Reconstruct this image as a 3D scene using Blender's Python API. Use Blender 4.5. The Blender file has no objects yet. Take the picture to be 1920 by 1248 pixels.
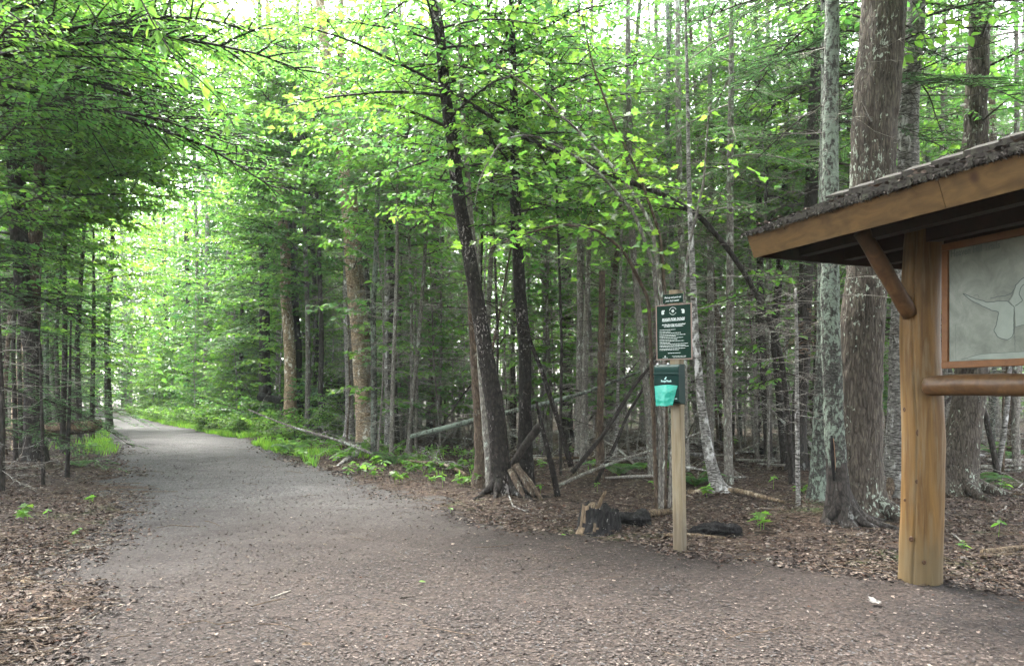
import bpy, math, random
import numpy as np
rng = np.random.default_rng(7)
random.seed(7)
SC = bpy.context.scene
COL = SC.collection
F, CX, HZ, EYE = 1400.0, 960.0, 745.0, 1.5      # focal length and horizon of the photograph in its pixels, eye height in metres
PI = math.pi

# ------------------------------------------------------------------ small maths
def W(px, py, D):
    return np.array([(px - CX) / F * D, D, EYE + (HZ - py) / F * D])
def gD(py):
    return EYE * F / (py - HZ)
def unit(a):
    return a / np.maximum(np.linalg.norm(a, axis=-1, keepdims=True), 1e-9)
def sstep(a, b, x):
    t = np.clip((x - a) / (b - a), 0, 1)
    return t * t * (3 - 2 * t)
def _h(i, j, k):
    i, j, k = (np.atleast_1d(q) for q in (i, j, k))
    n = (i.astype(np.int64) * 374761393 + j.astype(np.int64) * 668265263 + k.astype(np.int64) * 1440662683 + 1013904223) & 0xFFFFFFFF
    n = ((n ^ (n >> 13)) * 1103515245) & 0xFFFFFFFF
    n = ((n ^ (n >> 16)) * 1540483477) & 0xFFFFFFFF
    return ((n ^ (n >> 15)) & 0xFFFF) / 65535.0
def vn(x, y, z=0.0):
    x, y, z = np.broadcast_arrays(np.asarray(x, float), np.asarray(y, float), np.asarray(z, float))
    i, j, k = np.floor(x), np.floor(y), np.floor(z)
    u, v, w = x - i, y - j, z - k
    u, v, w = u * u * (3 - 2 * u), v * v * (3 - 2 * v), w * w * (3 - 2 * w)
    r = 0
    for a in (0, 1):
        for b in (0, 1):
            for c in (0, 1):
                r = r + _h(i + a, j + b, k + c) * (u if a else 1 - u) * (v if b else 1 - v) * (w if c else 1 - w)
    r = r * 2 - 1
    return r.reshape(x.shape) if x.shape else float(np.ravel(r)[0])

# ------------------------------------------------------------------ mesh building
class MB:
    def __init__(s):
        s.v, s.f, s.n = [], [], 0
    def add(s, V, faces, mat=0):
        V = np.asarray(V, float).reshape(-1, 3)
        for a in faces:
            a = np.asarray(a, np.int64)
            if a.size:
                s.f.append((a + s.n, mat))
        s.v.append(V); s.n += len(V)
        return s
    def mesh(s, name, mats, off=None, smooth=False):
        V = np.concatenate(s.v) if s.v else np.zeros((0, 3))
        if off is not None:
            V = V - np.asarray(off)
        me = bpy.data.meshes.new(name)
        loops = np.concatenate([a.ravel() for a, m in s.f]); cnt = np.concatenate([np.full(len(a), a.shape[1]) for a, m in s.f])
        mi = np.concatenate([np.full(len(a), m) for a, m in s.f])
        me.vertices.add(len(V)); me.vertices.foreach_set('co', V.astype(np.float32).ravel())
        me.loops.add(len(loops)); me.loops.foreach_set('vertex_index', loops.astype(np.int32))
        me.polygons.add(len(cnt))
        st = np.concatenate([[0], np.cumsum(cnt)[:-1]])
        me.polygons.foreach_set('loop_start', st.astype(np.int32))
        me.polygons.foreach_set('material_index', mi.astype(np.int32))
        me.polygons.foreach_set('use_smooth', np.full(len(cnt), smooth))
        for m in (mats if isinstance(mats, (list, tuple)) else [mats]):
            me.materials.append(m)
        me.update(calc_edges=True)
        return me

def obj(name, mb, mats, parent=None, smooth=False):
    off = root_loc(parent) if parent else None
    o = bpy.data.objects.new(name, mb.mesh(name, mats, off, smooth))
    COL.objects.link(o)
    if parent: o.parent = parent
    return o
def root_loc(p):
    while p.parent: p = p.parent
    return np.array(p.location) if p.type == 'EMPTY' else np.zeros(3)
def tag(o, label, cat, group=None, kind=None):
    if label: o['label'] = label
    if cat: o['category'] = cat
    if group: o['group'] = group
    if kind: o['kind'] = kind
    return o
def thing(name, loc, label, cat, group=None):
    o = bpy.data.objects.new(name, None); COL.objects.link(o)
    o.location = [float(c) for c in loc]; o.empty_display_size = 0.2
    return tag(o, label, cat, group)
def dup(root, loc, rz=0.0, sc=1.0, label=None, group=None):
    r = root.copy(); COL.objects.link(r)
    r.location = [float(c) for c in loc]; r.rotation_euler = (0, 0, rz); r.scale = (sc, sc, sc)
    if label: r['label'] = label
    if group: r['group'] = group
    for ch in list(root.children):
        c = ch.copy(); COL.objects.link(c); c.parent = r
        for g in ch.children:
            d = g.copy(); COL.objects.link(d); d.parent = c
    return r

def tubes(P, R, k=4, cap=False):
    """m tubes of n points each: P (m,n,3), R (m,n)"""
    P = np.asarray(P, float); R = np.asarray(R, float)
    if P.ndim == 2: P, R = P[None], R[None]
    m, n, _ = P.shape
    T = unit(np.gradient(P, axis=1))
    ref = np.where(np.abs(T[:, :, 2]).mean(1)[:, None] > .75, np.array([[1., 0, 0]]), np.array([[0, 0, 1.]]))[:, None, :]
    N = unit(np.cross(T, np.broadcast_to(ref, T.shape))); B = np.cross(T, N)
    a = np.arange(k) * 2 * PI / k
    V = P[:, :, None, :] + R[:, :, None, None] * (np.cos(a)[:, None] * N[:, :, None, :] + np.sin(a)[:, None] * B[:, :, None, :])
    i = np.arange(m)[:, None, None] * n * k; j = np.arange(n - 1)[None, :, None] * k; q = np.arange(k)[None, None, :]; q2 = (q + 1) % k
    Q = np.stack([i + j + q, i + j + q2, i + j + k + q2, i + j + k + q], -1).reshape(-1, 4)
    faces = [Q]
    if cap:
        s = np.arange(m)[:, None] * n * k
        faces += [s + np.arange(k)[::-1][None], s + (n - 1) * k + np.arange(k)[None]]
    return V.reshape(-1, 3), faces

def resample(P, n):
    P = np.asarray(P, float)
    d = np.concatenate([[0], np.cumsum(np.linalg.norm(np.diff(P[:, :3], axis=0), axis=1))])
    t = np.linspace(0, d[-1], n)
    out = np.stack([np.interp(t, d, P[:, c]) for c in range(P.shape[1])], 1)
    for _ in range(max(1, n // 24)):                 # round the corners of the polyline
        out[1:-1] = .25 * out[:-2] + .5 * out[1:-1] + .25 * out[2:]
    return out

def trunk_mesh(mb, PR, seg=12, step=.12, rough=.05, flare=.5, nroots=5, seed=0, freq=9., ridge=0., cap=True, groove=None, mat=0, foot=None):
    """PR: rows x,y,z,radius from the base up; bark relief is real displacement"""
    PR = np.asarray(PR, float)
    L = np.linalg.norm(np.diff(PR[:, :3], axis=0), axis=1).sum()
    n = max(6, int(L / step))
    Q = resample(PR, n)
    P, R = Q[:, :3], Q[:, 3]
    P = P.copy()
    tt = np.linspace(0, L, n)
    P[:, 0] += vn(tt * .9, seed * 7.1) * R * .22; P[:, 1] += vn(tt * .9, seed * 3.3 + 50) * R * .22
    V, faces = tubes(P[None], R[None], seg, cap)
    V = V.reshape(n, seg, 3)
    th = np.arange(seg) * 2 * PI / seg
    rad = V - P[:, None]
    r0 = R[:, None]
    cx, cy = np.cos(th)[None] * np.ones((n, 1)), np.sin(th)[None] * np.ones((n, 1))
    fz = tt[:, None]
    nz = vn(cx * r0 * freq * 3 + seed * 11, cy * r0 * freq * 3, fz * freq * .55) + .55 * vn(cx * r0 * freq * 8, cy * r0 * freq * 8 + seed, fz * freq * 1.7)
    if ridge:
        ridges = np.abs(vn(th[None] * seg / 5.0 + .6 * vn(fz * 2.5, seed), fz * 1.3 + 0 * th[None], seed))
        nz = nz - ridge * (1 - sstep(0, .35, ridges)) * 2
    m = 1 + rough * nz * np.minimum(1, .10 / np.maximum(r0, .03) + .5)
    if flare:
        fl = np.exp(-tt / (R[0] * 1.6))[:, None]
        lob = np.maximum(0, np.cos(nroots * .5 * (th[None] + .4 * np.sin(th[None] * 2 + seed)) + seed)) ** 2
        m = m + flare * fl * (.35 + 1.0 * lob)
    if groove is not None:
        g = np.exp(-((th[None] - groove - .03 * np.sin(fz * 2)) / .05) ** 2)
        m = m - .10 * g
    V = P[:, None] + rad * m[:, :, None]
    if foot:                                         # blackened foot with a ragged upper edge
        q = faces[0].reshape(n - 1, seg, 4); lim = foot * (1 + .45 * vn(np.cos(th) * 2.5, np.sin(th) * 2.5, seed)) + .05 * vn(np.arange(seg) * .9, 0, seed)
        up = tt[:-1, None] > lim[None]
        mb.add(V.reshape(-1, 3), [q[up]] + faces[1:], mat); mb.f.append((q[~up] + mb.n - len(V.reshape(-1, 3)), 1))
    else: mb.add(V.reshape(-1, 3), faces, mat)
    return P, R

# leaf outlines: x along the leaf, y across, z out of the leaf
def _fold(half):
    h = np.array(half, float)
    up = [(x, y, .22 * y - .16 * x * x) for x, y in h]; dn = [(x, -y, .22 * y - .16 * x * x) for x, y in h]
    mid = [(0, 0, 0), (1, 0, -.16)]
    V = np.array(mid + up + dn)
    k = len(h)
    return V, [np.array([[0] + list(range(2 + k - 1, 1, -1))[::-1] + [1]])[:, ::-1], np.array([[0] + list(range(2 + k, 2 + 2 * k)) + [1]])]
T_OVAL = _fold([(.18, .17), (.42, .29), (.72, .2)])
T_MAPLE = _fold([(-.06, .26), (.16, .24), (.2, .52), (.4, .34), (.56, .42), (.6, .16)])
T_DIAM = (np.array([(0, 0, 0), (.45, .3, .08), (1, 0, -.12), (.45, -.3, .08)], float), [np.array([[0, 2, 1], [0, 3, 2]])])
T_NEED = (np.array([(0, -.06, 0), (.5, -.12, 0), (1, 0, -.06), (.5, .12, 0)], float), [np.array([[0, 1, 2, 3]])])
T_DEAD = (np.array([(0, 0, 0), (.3, .32, .16), (.75, .26, .05), (1, 0, .14), (.7, -.3, .2), (.25, -.26, .02), (.5, 0, -.06)], float),
          [np.array([[0, 6, 1], [1, 6, 2], [2, 6, 3], [3, 6, 4], [4, 6, 5], [5, 6, 0]])])
T_CHIP = (np.array([(0, -.5, 0), (1, -.4, .05), (.95, .45, 0), (.05, .5, .06)], float), [np.array([[0, 1, 2, 3]])])

def place(mb, T, pos, d, nrm, s, mat=0, sy=None):
    TV, TF = T
    N = len(pos)
    if N == 0: return
    d = unit(d); y = unit(np.cross(nrm, d)); nn = np.cross(d, y)
    s = np.broadcast_to(np.asarray(s, float), (N,))
    sw = s if sy is None else np.broadcast_to(np.asarray(sy, float), (N,))
    V = pos[:, None] + TV[None, :, 0, None] * d[:, None] * s[:, None, None] + TV[None, :, 1, None] * y[:, None] * sw[:, None, None] + TV[None, :, 2, None] * nn[:, None] * s[:, None, None]
    k = TV.shape[0]
    fs = [(f[None] + (np.arange(N) * k)[:, None, None]).reshape(-1, f.shape[1]) for f in TF]
    mb.add(V.reshape(-1, 3), fs, mat)

def bough(r, base, az, el, L, droop=.25, tw_sp=.16, tw_len=.42, tw_ang=.9, lf_sp=.07, lf_s=.08, lf_ang=.9, both=False, tilt=.45, r0=None, wig=.05, flat=.12):
    n = 8
    t = np.linspace(0, 1, n)
    D0 = np.array([math.cos(az) * math.cos(el), math.sin(az) * math.cos(el), math.sin(el)])
    side = np.array([-math.sin(az), math.cos(az), 0])
    w = np.cumsum(r.normal(0, wig, n)) * L * .5; w -= w[0]
    P = base + D0 * L * t[:, None] + side * (w * t)[:, None]
    P[:, 2] -= droop * L * t ** 2
    r0 = r0 or max(.005, .011 * L)
    R = r0 * (1 - .8 * t)
    m = max(3, int(L * .85 / tw_sp))
    tt = np.linspace(.12, 1, m) + r.normal(0, .02, m); tt = np.clip(tt, .05, 1)
    bp = np.stack([np.interp(tt, t, P[:, c]) for c in range(3)], 1)
    sg = np.where(np.arange(m) % 2, 1., -1.)
    a = az + sg * (tw_ang + r.normal(0, .18, m)); a[-1] = az
    ln = L * tw_len * (1 - .62 * tt) * r.uniform(.6, 1.15, m) + .05
    sl = math.sin(el) * .35 + r.normal(0, flat, m)
    q = np.linspace(0, 1, 4)
    TD = np.stack([np.cos(a), np.sin(a), sl], 1)
    TP = bp[:, None] + TD[:, None] * (ln[:, None] * q)[:, :, None]
    TP[:, :, 2] -= (droop * .6 * ln[:, None] * q ** 2)
    TR = np.maximum(.0016, r0 * .4) * (1 - .7 * q)[None] * np.ones((m, 1))
    K = max(2, int(ln.max() / lf_sp))
    g = (np.arange(K)[None] + r.uniform(.1, .9, (m, K))) * lf_sp + .015
    ok = g < ln[:, None]
    u = np.clip(g / ln[:, None], 0, 1)
    lp = bp[:, None] + TD[:, None] * (ln[:, None] * u)[:, :, None]
    lp[:, :, 2] -= droop * .6 * ln[:, None] * u ** 2
    outp, outd = [], []
    for sgn in ((1, -1) if both else (None,)):
        s2 = np.where((np.arange(K)[None] + np.arange(m)[:, None]) % 2, 1., -1.) if sgn is None else sgn
        la = a[:, None] + s2 * (lf_ang + r.normal(0, .25, (m, K)))
        dd = np.stack([np.cos(la), np.sin(la), r.normal(-.22 if not both else -.05, .25 if not both else .1, (m, K))], -1)
        outp.append(lp[ok]); outd.append(dd[ok])
    lp = np.concatenate(outp); ld = np.concatenate(outd)
    nn = np.stack([r.normal(0, tilt, len(lp)), r.normal(0, tilt, len(lp)), np.ones(len(lp))], 1)
    ss = lf_s * r.uniform(.45, 1.25, len(lp))
    return P, R, TP, TR, lp, ld, nn, ss

# ------------------------------------------------------------------ materials
def mat(name):
    m = bpy.data.materials.new(name); m.use_nodes = True
    nt = m.node_tree; nt.nodes.clear()
    return m, nt
def nd(nt, t, **kw):
    n = nt.nodes.new(t)
    for k, v in kw.items():
        if k.startswith('i_'):
            n.inputs[k[2:].replace('_', ' ')].default_value = v
        else: setattr(n, k, v)
    return n
def ramp(nt, fac, stops, interp='LINEAR'):
    r = nt.nodes.new('ShaderNodeValToRGB'); r.color_ramp.interpolation = interp
    e = r.color_ramp.elements
    while len(e) < len(stops): e.new(.5)
    for x, (p, c) in zip(e, stops):
        x.position = p; x.color = (*c, 1) if len(c) == 3 else c
    nt.links.new(fac, r.inputs[0]); return r.outputs[0]
def mixc(nt, fac, a, b, mode='MIX'):
    n = nt.nodes.new('ShaderNodeMix'); n.data_type = 'RGBA'; n.blend_type = mode
    for s, v in ((n.inputs['Factor'], fac), (n.inputs['A'], a), (n.inputs['B'], b)):
        if hasattr(v, 'links'): nt.links.new(v, s)
        elif isinstance(v, (int, float)): s.default_value = v
        else: s.default_value = (*v, 1)
    return n.outputs['Result']
def coords(nt, scale=(1, 1, 1)):
    tc = nt.nodes.new('ShaderNodeTexCoord'); mp = nt.nodes.new('ShaderNodeMapping')
    mp.inputs['Scale'].default_value = scale
    nt.links.new(tc.outputs['Object'], mp.inputs['Vector']); return mp.outputs[0]
def noise(nt, vec, scale, detail=4., rough=.6, dist=0.):
    n = nd(nt, 'ShaderNodeTexNoise', i_Scale=scale, i_Detail=detail, i_Roughness=rough, i_Distortion=dist)
    nt.links.new(vec, n.inputs['Vector']); return n.outputs['Fac']
def voro(nt, vec, scale, feature='F1', out='Distance', rnd=1.0):
    n = nd(nt, 'ShaderNodeTexVoronoi', feature=feature, i_Scale=scale)
    n.inputs['Randomness'].default_value = rnd
    nt.links.new(vec, n.inputs['Vector']); return n.outputs[out]
def finish(nt, color, rough=.85, height=None, bump=.5, dist=.02, spec=.3, coat=0.):
    b = nd(nt, 'ShaderNodeBsdfPrincipled', i_Roughness=rough)
    b.inputs['Specular IOR Level'].default_value = spec
    if coat: b.inputs['Coat Weight'].default_value = coat; b.inputs['Coat Roughness'].default_value = .25
    if hasattr(color, 'links'): nt.links.new(color, b.inputs['Base Color'])
    else: b.inputs['Base Color'].default_value = (*color, 1)
    if height is not None:
        bp = nd(nt, 'ShaderNodeBump', i_Strength=bump, i_Distance=dist)
        nt.links.new(height, bp.inputs['Height']); nt.links.new(bp.outputs[0], b.inputs['Normal'])
    o = nt.nodes.new('ShaderNodeOutputMaterial'); nt.links.new(b.outputs[0], o.inputs[0])

def bark(name, dark, lite, patch, p0=.58, p1=.64, sc=(22, 22, 7), psc=16, bump=.8, band=None):
    m, nt = mat(name)
    v = coords(nt, sc)
    wob = nd(nt, 'ShaderNodeTexNoise', i_Scale=.55, i_Detail=4.); nt.links.new(v, wob.inputs['Vector'])
    av = nd(nt, 'ShaderNodeVectorMath', operation='MULTIPLY_ADD'); nt.links.new(wob.outputs['Color'], av.inputs[0]); av.inputs[1].default_value = (1.6, 1.6, 1.6); nt.links.new(v, av.inputs[2]); v = av.outputs[0]
    n1 = noise(nt, v, 1., 6, .7, .4)
    c = ramp(nt, n1, [(.3, dark), (.7, lite)])
    cr = voro(nt, v, .9, 'DISTANCE_TO_EDGE')
    crf = ramp(nt, cr, [(0, (0, 0, 0)), (.22, (1, 1, 1))])
    c = mixc(nt, .5, c, crf, 'MULTIPLY')
    hgt = mixc(nt, .5, n1, crf)
    if band:                                     # horizontal lenticels and peeling strips of birch bark
        vb = coords(nt, (9, 9, 60)); nb = noise(nt, vb, 1., 3, .6, .2)
        c = mixc(nt, ramp(nt, nb, [(.52, (0, 0, 0)), (.6, (1, 1, 1))]), c, band)
    vp = coords(nt, (1, 1, .55)); n2 = noise(nt, vp, psc, 5, .65, .5); n3 = noise(nt, vp, 1.6, 2, .5)
    ad = nd(nt, 'ShaderNodeMath', operation='MULTIPLY_ADD'); nt.links.new(n3, ad.inputs[0]); ad.inputs[1].default_value = .55; nt.links.new(n2, ad.inputs[2])
    pf = ramp(nt, ad.outputs[0], [(p0 + .27, (0, 0, 0)), (p1 + .27, (1, 1, 1))])
    c = mixc(nt, pf, c, patch)
    oi = nt.nodes.new('ShaderNodeObjectInfo'); hs = nd(nt, 'ShaderNodeHueSaturation')
    mr = nd(nt, 'ShaderNodeMapRange'); nt.links.new(oi.outputs['Random'], mr.inputs[0]); mr.inputs[3].default_value = .8; mr.inputs[4].default_value = 1.25
    nt.links.new(mr.outputs[0], hs.inputs['Value']); nt.links.new(c, hs.inputs['Color'])
    finish(nt, hs.outputs[0], .92, hgt, bump, .012, .15)
    return m

def leafmat(name, refl, trans, spread=.35, rough=.45, tw=.5, spec=.35, hue=.02):
    m, nt = mat(name)
    g = nt.nodes.new('ShaderNodeNewGeometry'); rnd = g.outputs['Random Per Island']
    def var(col):
        hs = nd(nt, 'ShaderNodeHueSaturation'); hs.inputs['Color'].default_value = (*col, 1)
        a = nd(nt, 'ShaderNodeMapRange'); nt.links.new(rnd, a.inputs[0]); a.inputs[3].default_value = 1 - spread; a.inputs[4].default_value = 1 + spread
        wn = nd(nt, 'ShaderNodeTexWhiteNoise', noise_dimensions='1D'); nt.links.new(rnd, wn.inputs['W'])
        b = nd(nt, 'ShaderNodeMapRange'); nt.links.new(wn.outputs['Value'], b.inputs[0]); b.inputs[3].default_value = .5 - hue; b.inputs[4].default_value = .5 + hue
        nt.links.new(a.outputs[0], hs.inputs['Value']); nt.links.new(b.outputs[0], hs.inputs['Hue'])
        return hs.outputs[0]
    p = nd(nt, 'ShaderNodeBsdfPrincipled', i_Roughness=rough); p.inputs['Specular IOR Level'].default_value = spec
    nt.links.new(var(refl), p.inputs['Base Color'])
    t = nt.nodes.new('ShaderNodeBsdfTranslucent'); nt.links.new(var(trans), t.inputs['Color'])
    mx = nt.nodes.new('ShaderNodeMixShader'); mx.inputs[0].default_value = tw
    nt.links.new(p.outputs[0], mx.inputs[1]); nt.links.new(t.outputs[0], mx.inputs[2])
    o = nt.nodes.new('ShaderNodeOutputMaterial'); nt.links.new(mx.outputs[0], o.inputs[0])
    return m

def flecks(name, stops, rough=.85):
    m, nt = mat(name)
    g = nt.nodes.new('ShaderNodeNewGeometry')
    c = ramp(nt, g.outputs['Random Per Island'], stops, 'CONSTANT')
    n = noise(nt, coords(nt), 60, 3)
    c = mixc(nt, .5, c, ramp(nt, n, [(.3, (.45, .45, .45)), (.7, (1.2, 1.2, 1.2))]), 'MULTIPLY')
    finish(nt, c, rough, None, spec=.25)
    return m

def wood(name, dark, lite, sc=(14, 14, 1.6), coat=.0, rough=.6, knots=True, grey=None, foot=None):
    m, nt = mat(name)
    v = coords(nt, sc); n1 = noise(nt, v, 1., 8, .65, .8)
    c = ramp(nt, n1, [(.25, dark), (.5, tuple(.5 * (a + b) for a, b in zip(dark, lite))), (.75, lite)])
    if knots:
        vk = coords(nt, (3.4, 3.4, 2.4)); k = voro(nt, vk, 1.0)
        c = mixc(nt, ramp(nt, k, [(.06, (1, 1, 1)), (.15, (0, 0, 0))]), c, (.035, .014, .006))
        n4 = noise(nt, coords(nt, (1.5, 1.5, .7)), 2.0, 3)
        c = mixc(nt, ramp(nt, n4, [(.5, (0, 0, 0)), (.75, (.6, .6, .6))]), c, tuple(x * .45 for x in dark))
    if grey:
        n5 = noise(nt, coords(nt, (30, 30, 2)), 1, 4); c = mixc(nt, ramp(nt, n5, [(.5, (0, 0, 0)), (.65, (.8, .8, .8))]), c, grey)
    if foot:                                         # soil splashed and algae grown on the foot of the post
        tc = nt.nodes.new('ShaderNodeTexCoord'); sz = nt.nodes.new('ShaderNodeSeparateXYZ'); nt.links.new(tc.outputs['Object'], sz.inputs[0])
        n6 = noise(nt, coords(nt, (1, 1, .35)), 16, 6, .75); mz = nd(nt, 'ShaderNodeMath', operation='MULTIPLY_ADD'); nt.links.new(n6, mz.inputs[0]); mz.inputs[1].default_value = -.42; nt.links.new(sz.outputs[2], mz.inputs[2])
        c = mixc(nt, ramp(nt, mz.outputs[0], [(-.0, (.6, .6, .6)), (.3, (0, 0, 0))]), c, foot)
    finish(nt, c, rough, n1, .25, .006, .12 if rough > .85 else .22, coat)
    return m
def plain(name, col, rough=.5, spec=.4, var=.15, sc=20, coat=0.):
    m, nt = mat(name)
    n = noise(nt, coords(nt), sc, 5)
    c = mixc(nt, 1., col, ramp(nt, n, [(.3, (1 - var,) * 3), (.7, (1 + var,) * 3)]), 'MULTIPLY')
    finish(nt, c, rough, n, .08, .003, spec, coat)
    return m

M = dict(
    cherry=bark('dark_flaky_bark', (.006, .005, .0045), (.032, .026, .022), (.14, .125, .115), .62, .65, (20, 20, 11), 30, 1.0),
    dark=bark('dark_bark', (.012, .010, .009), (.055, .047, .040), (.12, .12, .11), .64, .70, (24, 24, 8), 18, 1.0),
    ybirch=bark('tan_birch_bark', (.17, .118, .072), (.43, .33, .225), (.5, .46, .39), .58, .66, (14, 14, 16), 9, .7, (.07, .042, .025)),
    pbirch=bark('pale_birch_bark', (.10, .095, .085), (.30, .285, .26), (.42, .41, .39), .56, .66, (14, 14, 20), 9, .7, (.035, .03, .026)),
    grey=bark('grey_conifer_bark', (.075, .066, .055), (.23, .21, .18), (.31, .33, .28), .57, .65, (26, 26, 12), 14, .8),
    brown=bark('brown_bark', (.035, .025, .018), (.12, .088, .062), (.18, .17, .14), .62, .70, (24, 24, 9), 14, .8),
    lichen=bark('lichen_covered_bark', (.018, .017, .015), (.085, .082, .070), (.125, .15, .118), .46, .58, (22, 22, 30), 24, 1.0, (.02, .019, .016)),
    maple=bark('furrowed_lichen_bark', (.016, .013, .010), (.10, .083, .066), (.21, .235, .19), .62, .67, (34, 34, 6), 24, 1.0),
    twig=bark('dead_twig_bark', (.11, .10, .085), (.28, .255, .22), (.36, .37, .32), .58, .7, (40, 40, 40), 20, .3),
    dtwig=bark('dark_twig_bark', (.018, .015, .012), (.06, .05, .042), (.12, .12, .10), .66, .75, (40, 40, 40), 20, .3),
    char=bark('charred_wood', (.004, .004, .004), (.022, .020, .019), (.16, .15, .14), .70, .76, (26, 26, 7), 22, 1.0),
    rot=bark('rotten_wood', (.04, .027, .016), (.17, .125, .08), (.24, .20, .145), .58, .68, (24, 24, 5), 10, 1.0),
    bright=leafmat('bright_leaf', (.058, .130, .024), (.155, .335, .040), .4, hue=.016),
    yellow=leafmat('yellow_green_leaf', (.064, .138, .022), (.175, .35, .038), .35, hue=.016),
    mid=leafmat('green_leaf', (.042, .105, .026), (.105, .255, .042), .4, hue=.016),
    cool=leafmat('glossy_cool_leaf', (.045, .11, .045), (.09, .23, .055), .35, .32, .42, .6),
    deep=leafmat('deep_green_leaf', (.028, .075, .016), (.085, .22, .022), .35),
    needle=leafmat('dark_needles', (.032, .074, .030), (.05, .115, .035), .4, .5, .35),
    needle2=leafmat('hemlock_needles', (.050, .115, .040), (.085, .20, .045), .4, .5, .4),
    rust=leafmat('dead_needles', (.20, .11, .06), (.2, .11, .05), .3, .7, .3),
    grass=leafmat('grass_blade', (.06, .15, .02), (.18, .36, .03), .35),
    moss=plain('moss', (.045, .07, .012), .95, .1, .5, 60),
)
# ------------------------------------------------------------------ ground and path
_ly = np.array([-4, 2, 4.17, 5.9, 7.92, 11.35, 18.3, 28, 42, 60, 84, 130, 220.])
_lx = np.array([-2.2, -2.4, -2.75, -3.35, -4.15, -5.7, -9.4, -14.9, -22.9, -34.2, -48.5, -78, -140])
_ry = np.array([-4, 4.6, 5.45, 6, 6.36, 7, 7.92, 9.33, 11.67, 16.8, 22.1, 27.3, 40.4, 60, 84, 130, 220.])
_rx = np.array([9, 5.2, 3.9, 3.13, 2.45, 1.65, .72, -.75, -2.17, -4.75, -7.6, -10.3, -18.8, -30.6, -44.6, -73, -133])
def xl(y): return np.interp(y, _ly, _lx)
def xr(y): return np.interp(y, _ry, _rx)
def edge(x, y):                                     # > 0 off the path, in metres, roughly
    d = np.maximum(xl(y) - x, x - xr(y)) * .8
    return d + .32 * vn(x * .9, y * .9, 3) + .14 * vn(x * 2.6, y * 2.6, 13) + .09 * vn(x * 6, y * 6, 9)
MOUNDS = [((px - CX) / F * D, D, r_, h_) for px, D, r_, h_ in ((1592, 8.6, .75, .10), (944, 11, .6, .10), (984, 12, .5, .08), (680, 23.2, 1.3, .14), (1676, 10.4, .6, .08), (1356, 10.6, .5, .12), (1795, 11, .8, .10), (1531, 10.2, .5, .06), (546, 28.5, 1.2, .15), (62, 15.5, .9, .12), (1128, 8.3, .5, .03), (1497, 14.3, .6, .08))]
def gh(x, y):
    x = np.asarray(x, float); y = np.asarray(y, float)
    e = edge(x, y)
    s = sstep(-.25, .7, e)
    h = -.035 + s * (.06 + .05 * vn(x * .35, y * .35, 1) + .035 * vn(x * 1.1, y * 1.1, 2) + .018 * vn(x * 3.7, y * 3.7, 4))
    for (mx, my, mr, mh) in MOUNDS: h = h + mh * np.exp(-((x - mx) ** 2 + (y - my) ** 2) / mr ** 2)
    far = sstep(20, 70, np.hypot(x, y))
    return h + s * far * .35 * vn(x * .05, y * .05, 5)
def ggrid(n, a, b, p):
    t = np.linspace(-1, 1, n); return np.sign(t) * np.abs(t) ** p
gx = np.concatenate([-np.geomspace(12, 125, 50)[::-1], np.linspace(-11.8, 11.8, 236), np.geomspace(12, 125, 50)])
gy = np.concatenate([-np.geomspace(.1, 40, 12)[::-1], np.linspace(0, 18, 190), np.geomspace(18.2, 120, 80)])
X, Y = np.meshgrid(gx, gy)
Z = gh(X, Y)
nx, ny = len(gx), len(gy)
def gridq(nx, ny):
    i, j = np.meshgrid(np.arange(nx - 1), np.arange(ny - 1))
    a = (j * nx + i).ravel(); return np.stack([a, a + 1, a + nx + 1, a + nx], 1)
m, nt = mat('forest_floor')
v = coords(nt)
vc = voro(nt, v, 26, out='Color'); sp = nd(nt, 'ShaderNodeSeparateColor'); nt.links.new(vc, sp.inputs[0])
c = ramp(nt, sp.outputs[0], [(0, (0.0114, 0.0072, 0.0054)), (.35, (0.0276, 0.0180, 0.0126)), (.6, (0.0486, 0.0318, 0.0222)), (.85, (0.0744, 0.0540, 0.0408)), (1, (0.1044, 0.0816, 0.0630))])
n = noise(nt, v, 1.2, 6, .6); c = mixc(nt, .75, c, ramp(nt, n, [(.3, (.45, .42, .40)), (.7, (1.15, 1.1, 1.05))]), 'MULTIPLY')
nf = noise(nt, v, 90, 4, .7); c = mixc(nt, .6, c, ramp(nt, nf, [(.3, (.4, .4, .4)), (.7, (1.3, 1.3, 1.3))]), 'MULTIPLY')
ng = noise(nt, v, .35, 5, .6); c = mixc(nt, ramp(nt, ng, [(.56, (0, 0, 0)), (.7, (.7, .7, .7))]), c, (.05, .085, .02))
finish(nt, c, .95, mixc(nt, .5, sp.outputs[1], nf), .9, .02, .15)
g = MB().add(np.stack([X, Y, Z], -1), [gridq(nx, ny)])
tag(obj('ground', g, m, smooth=True), 'brown forest floor of damp leaf litter and soil', 'ground', kind='structure')

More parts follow.
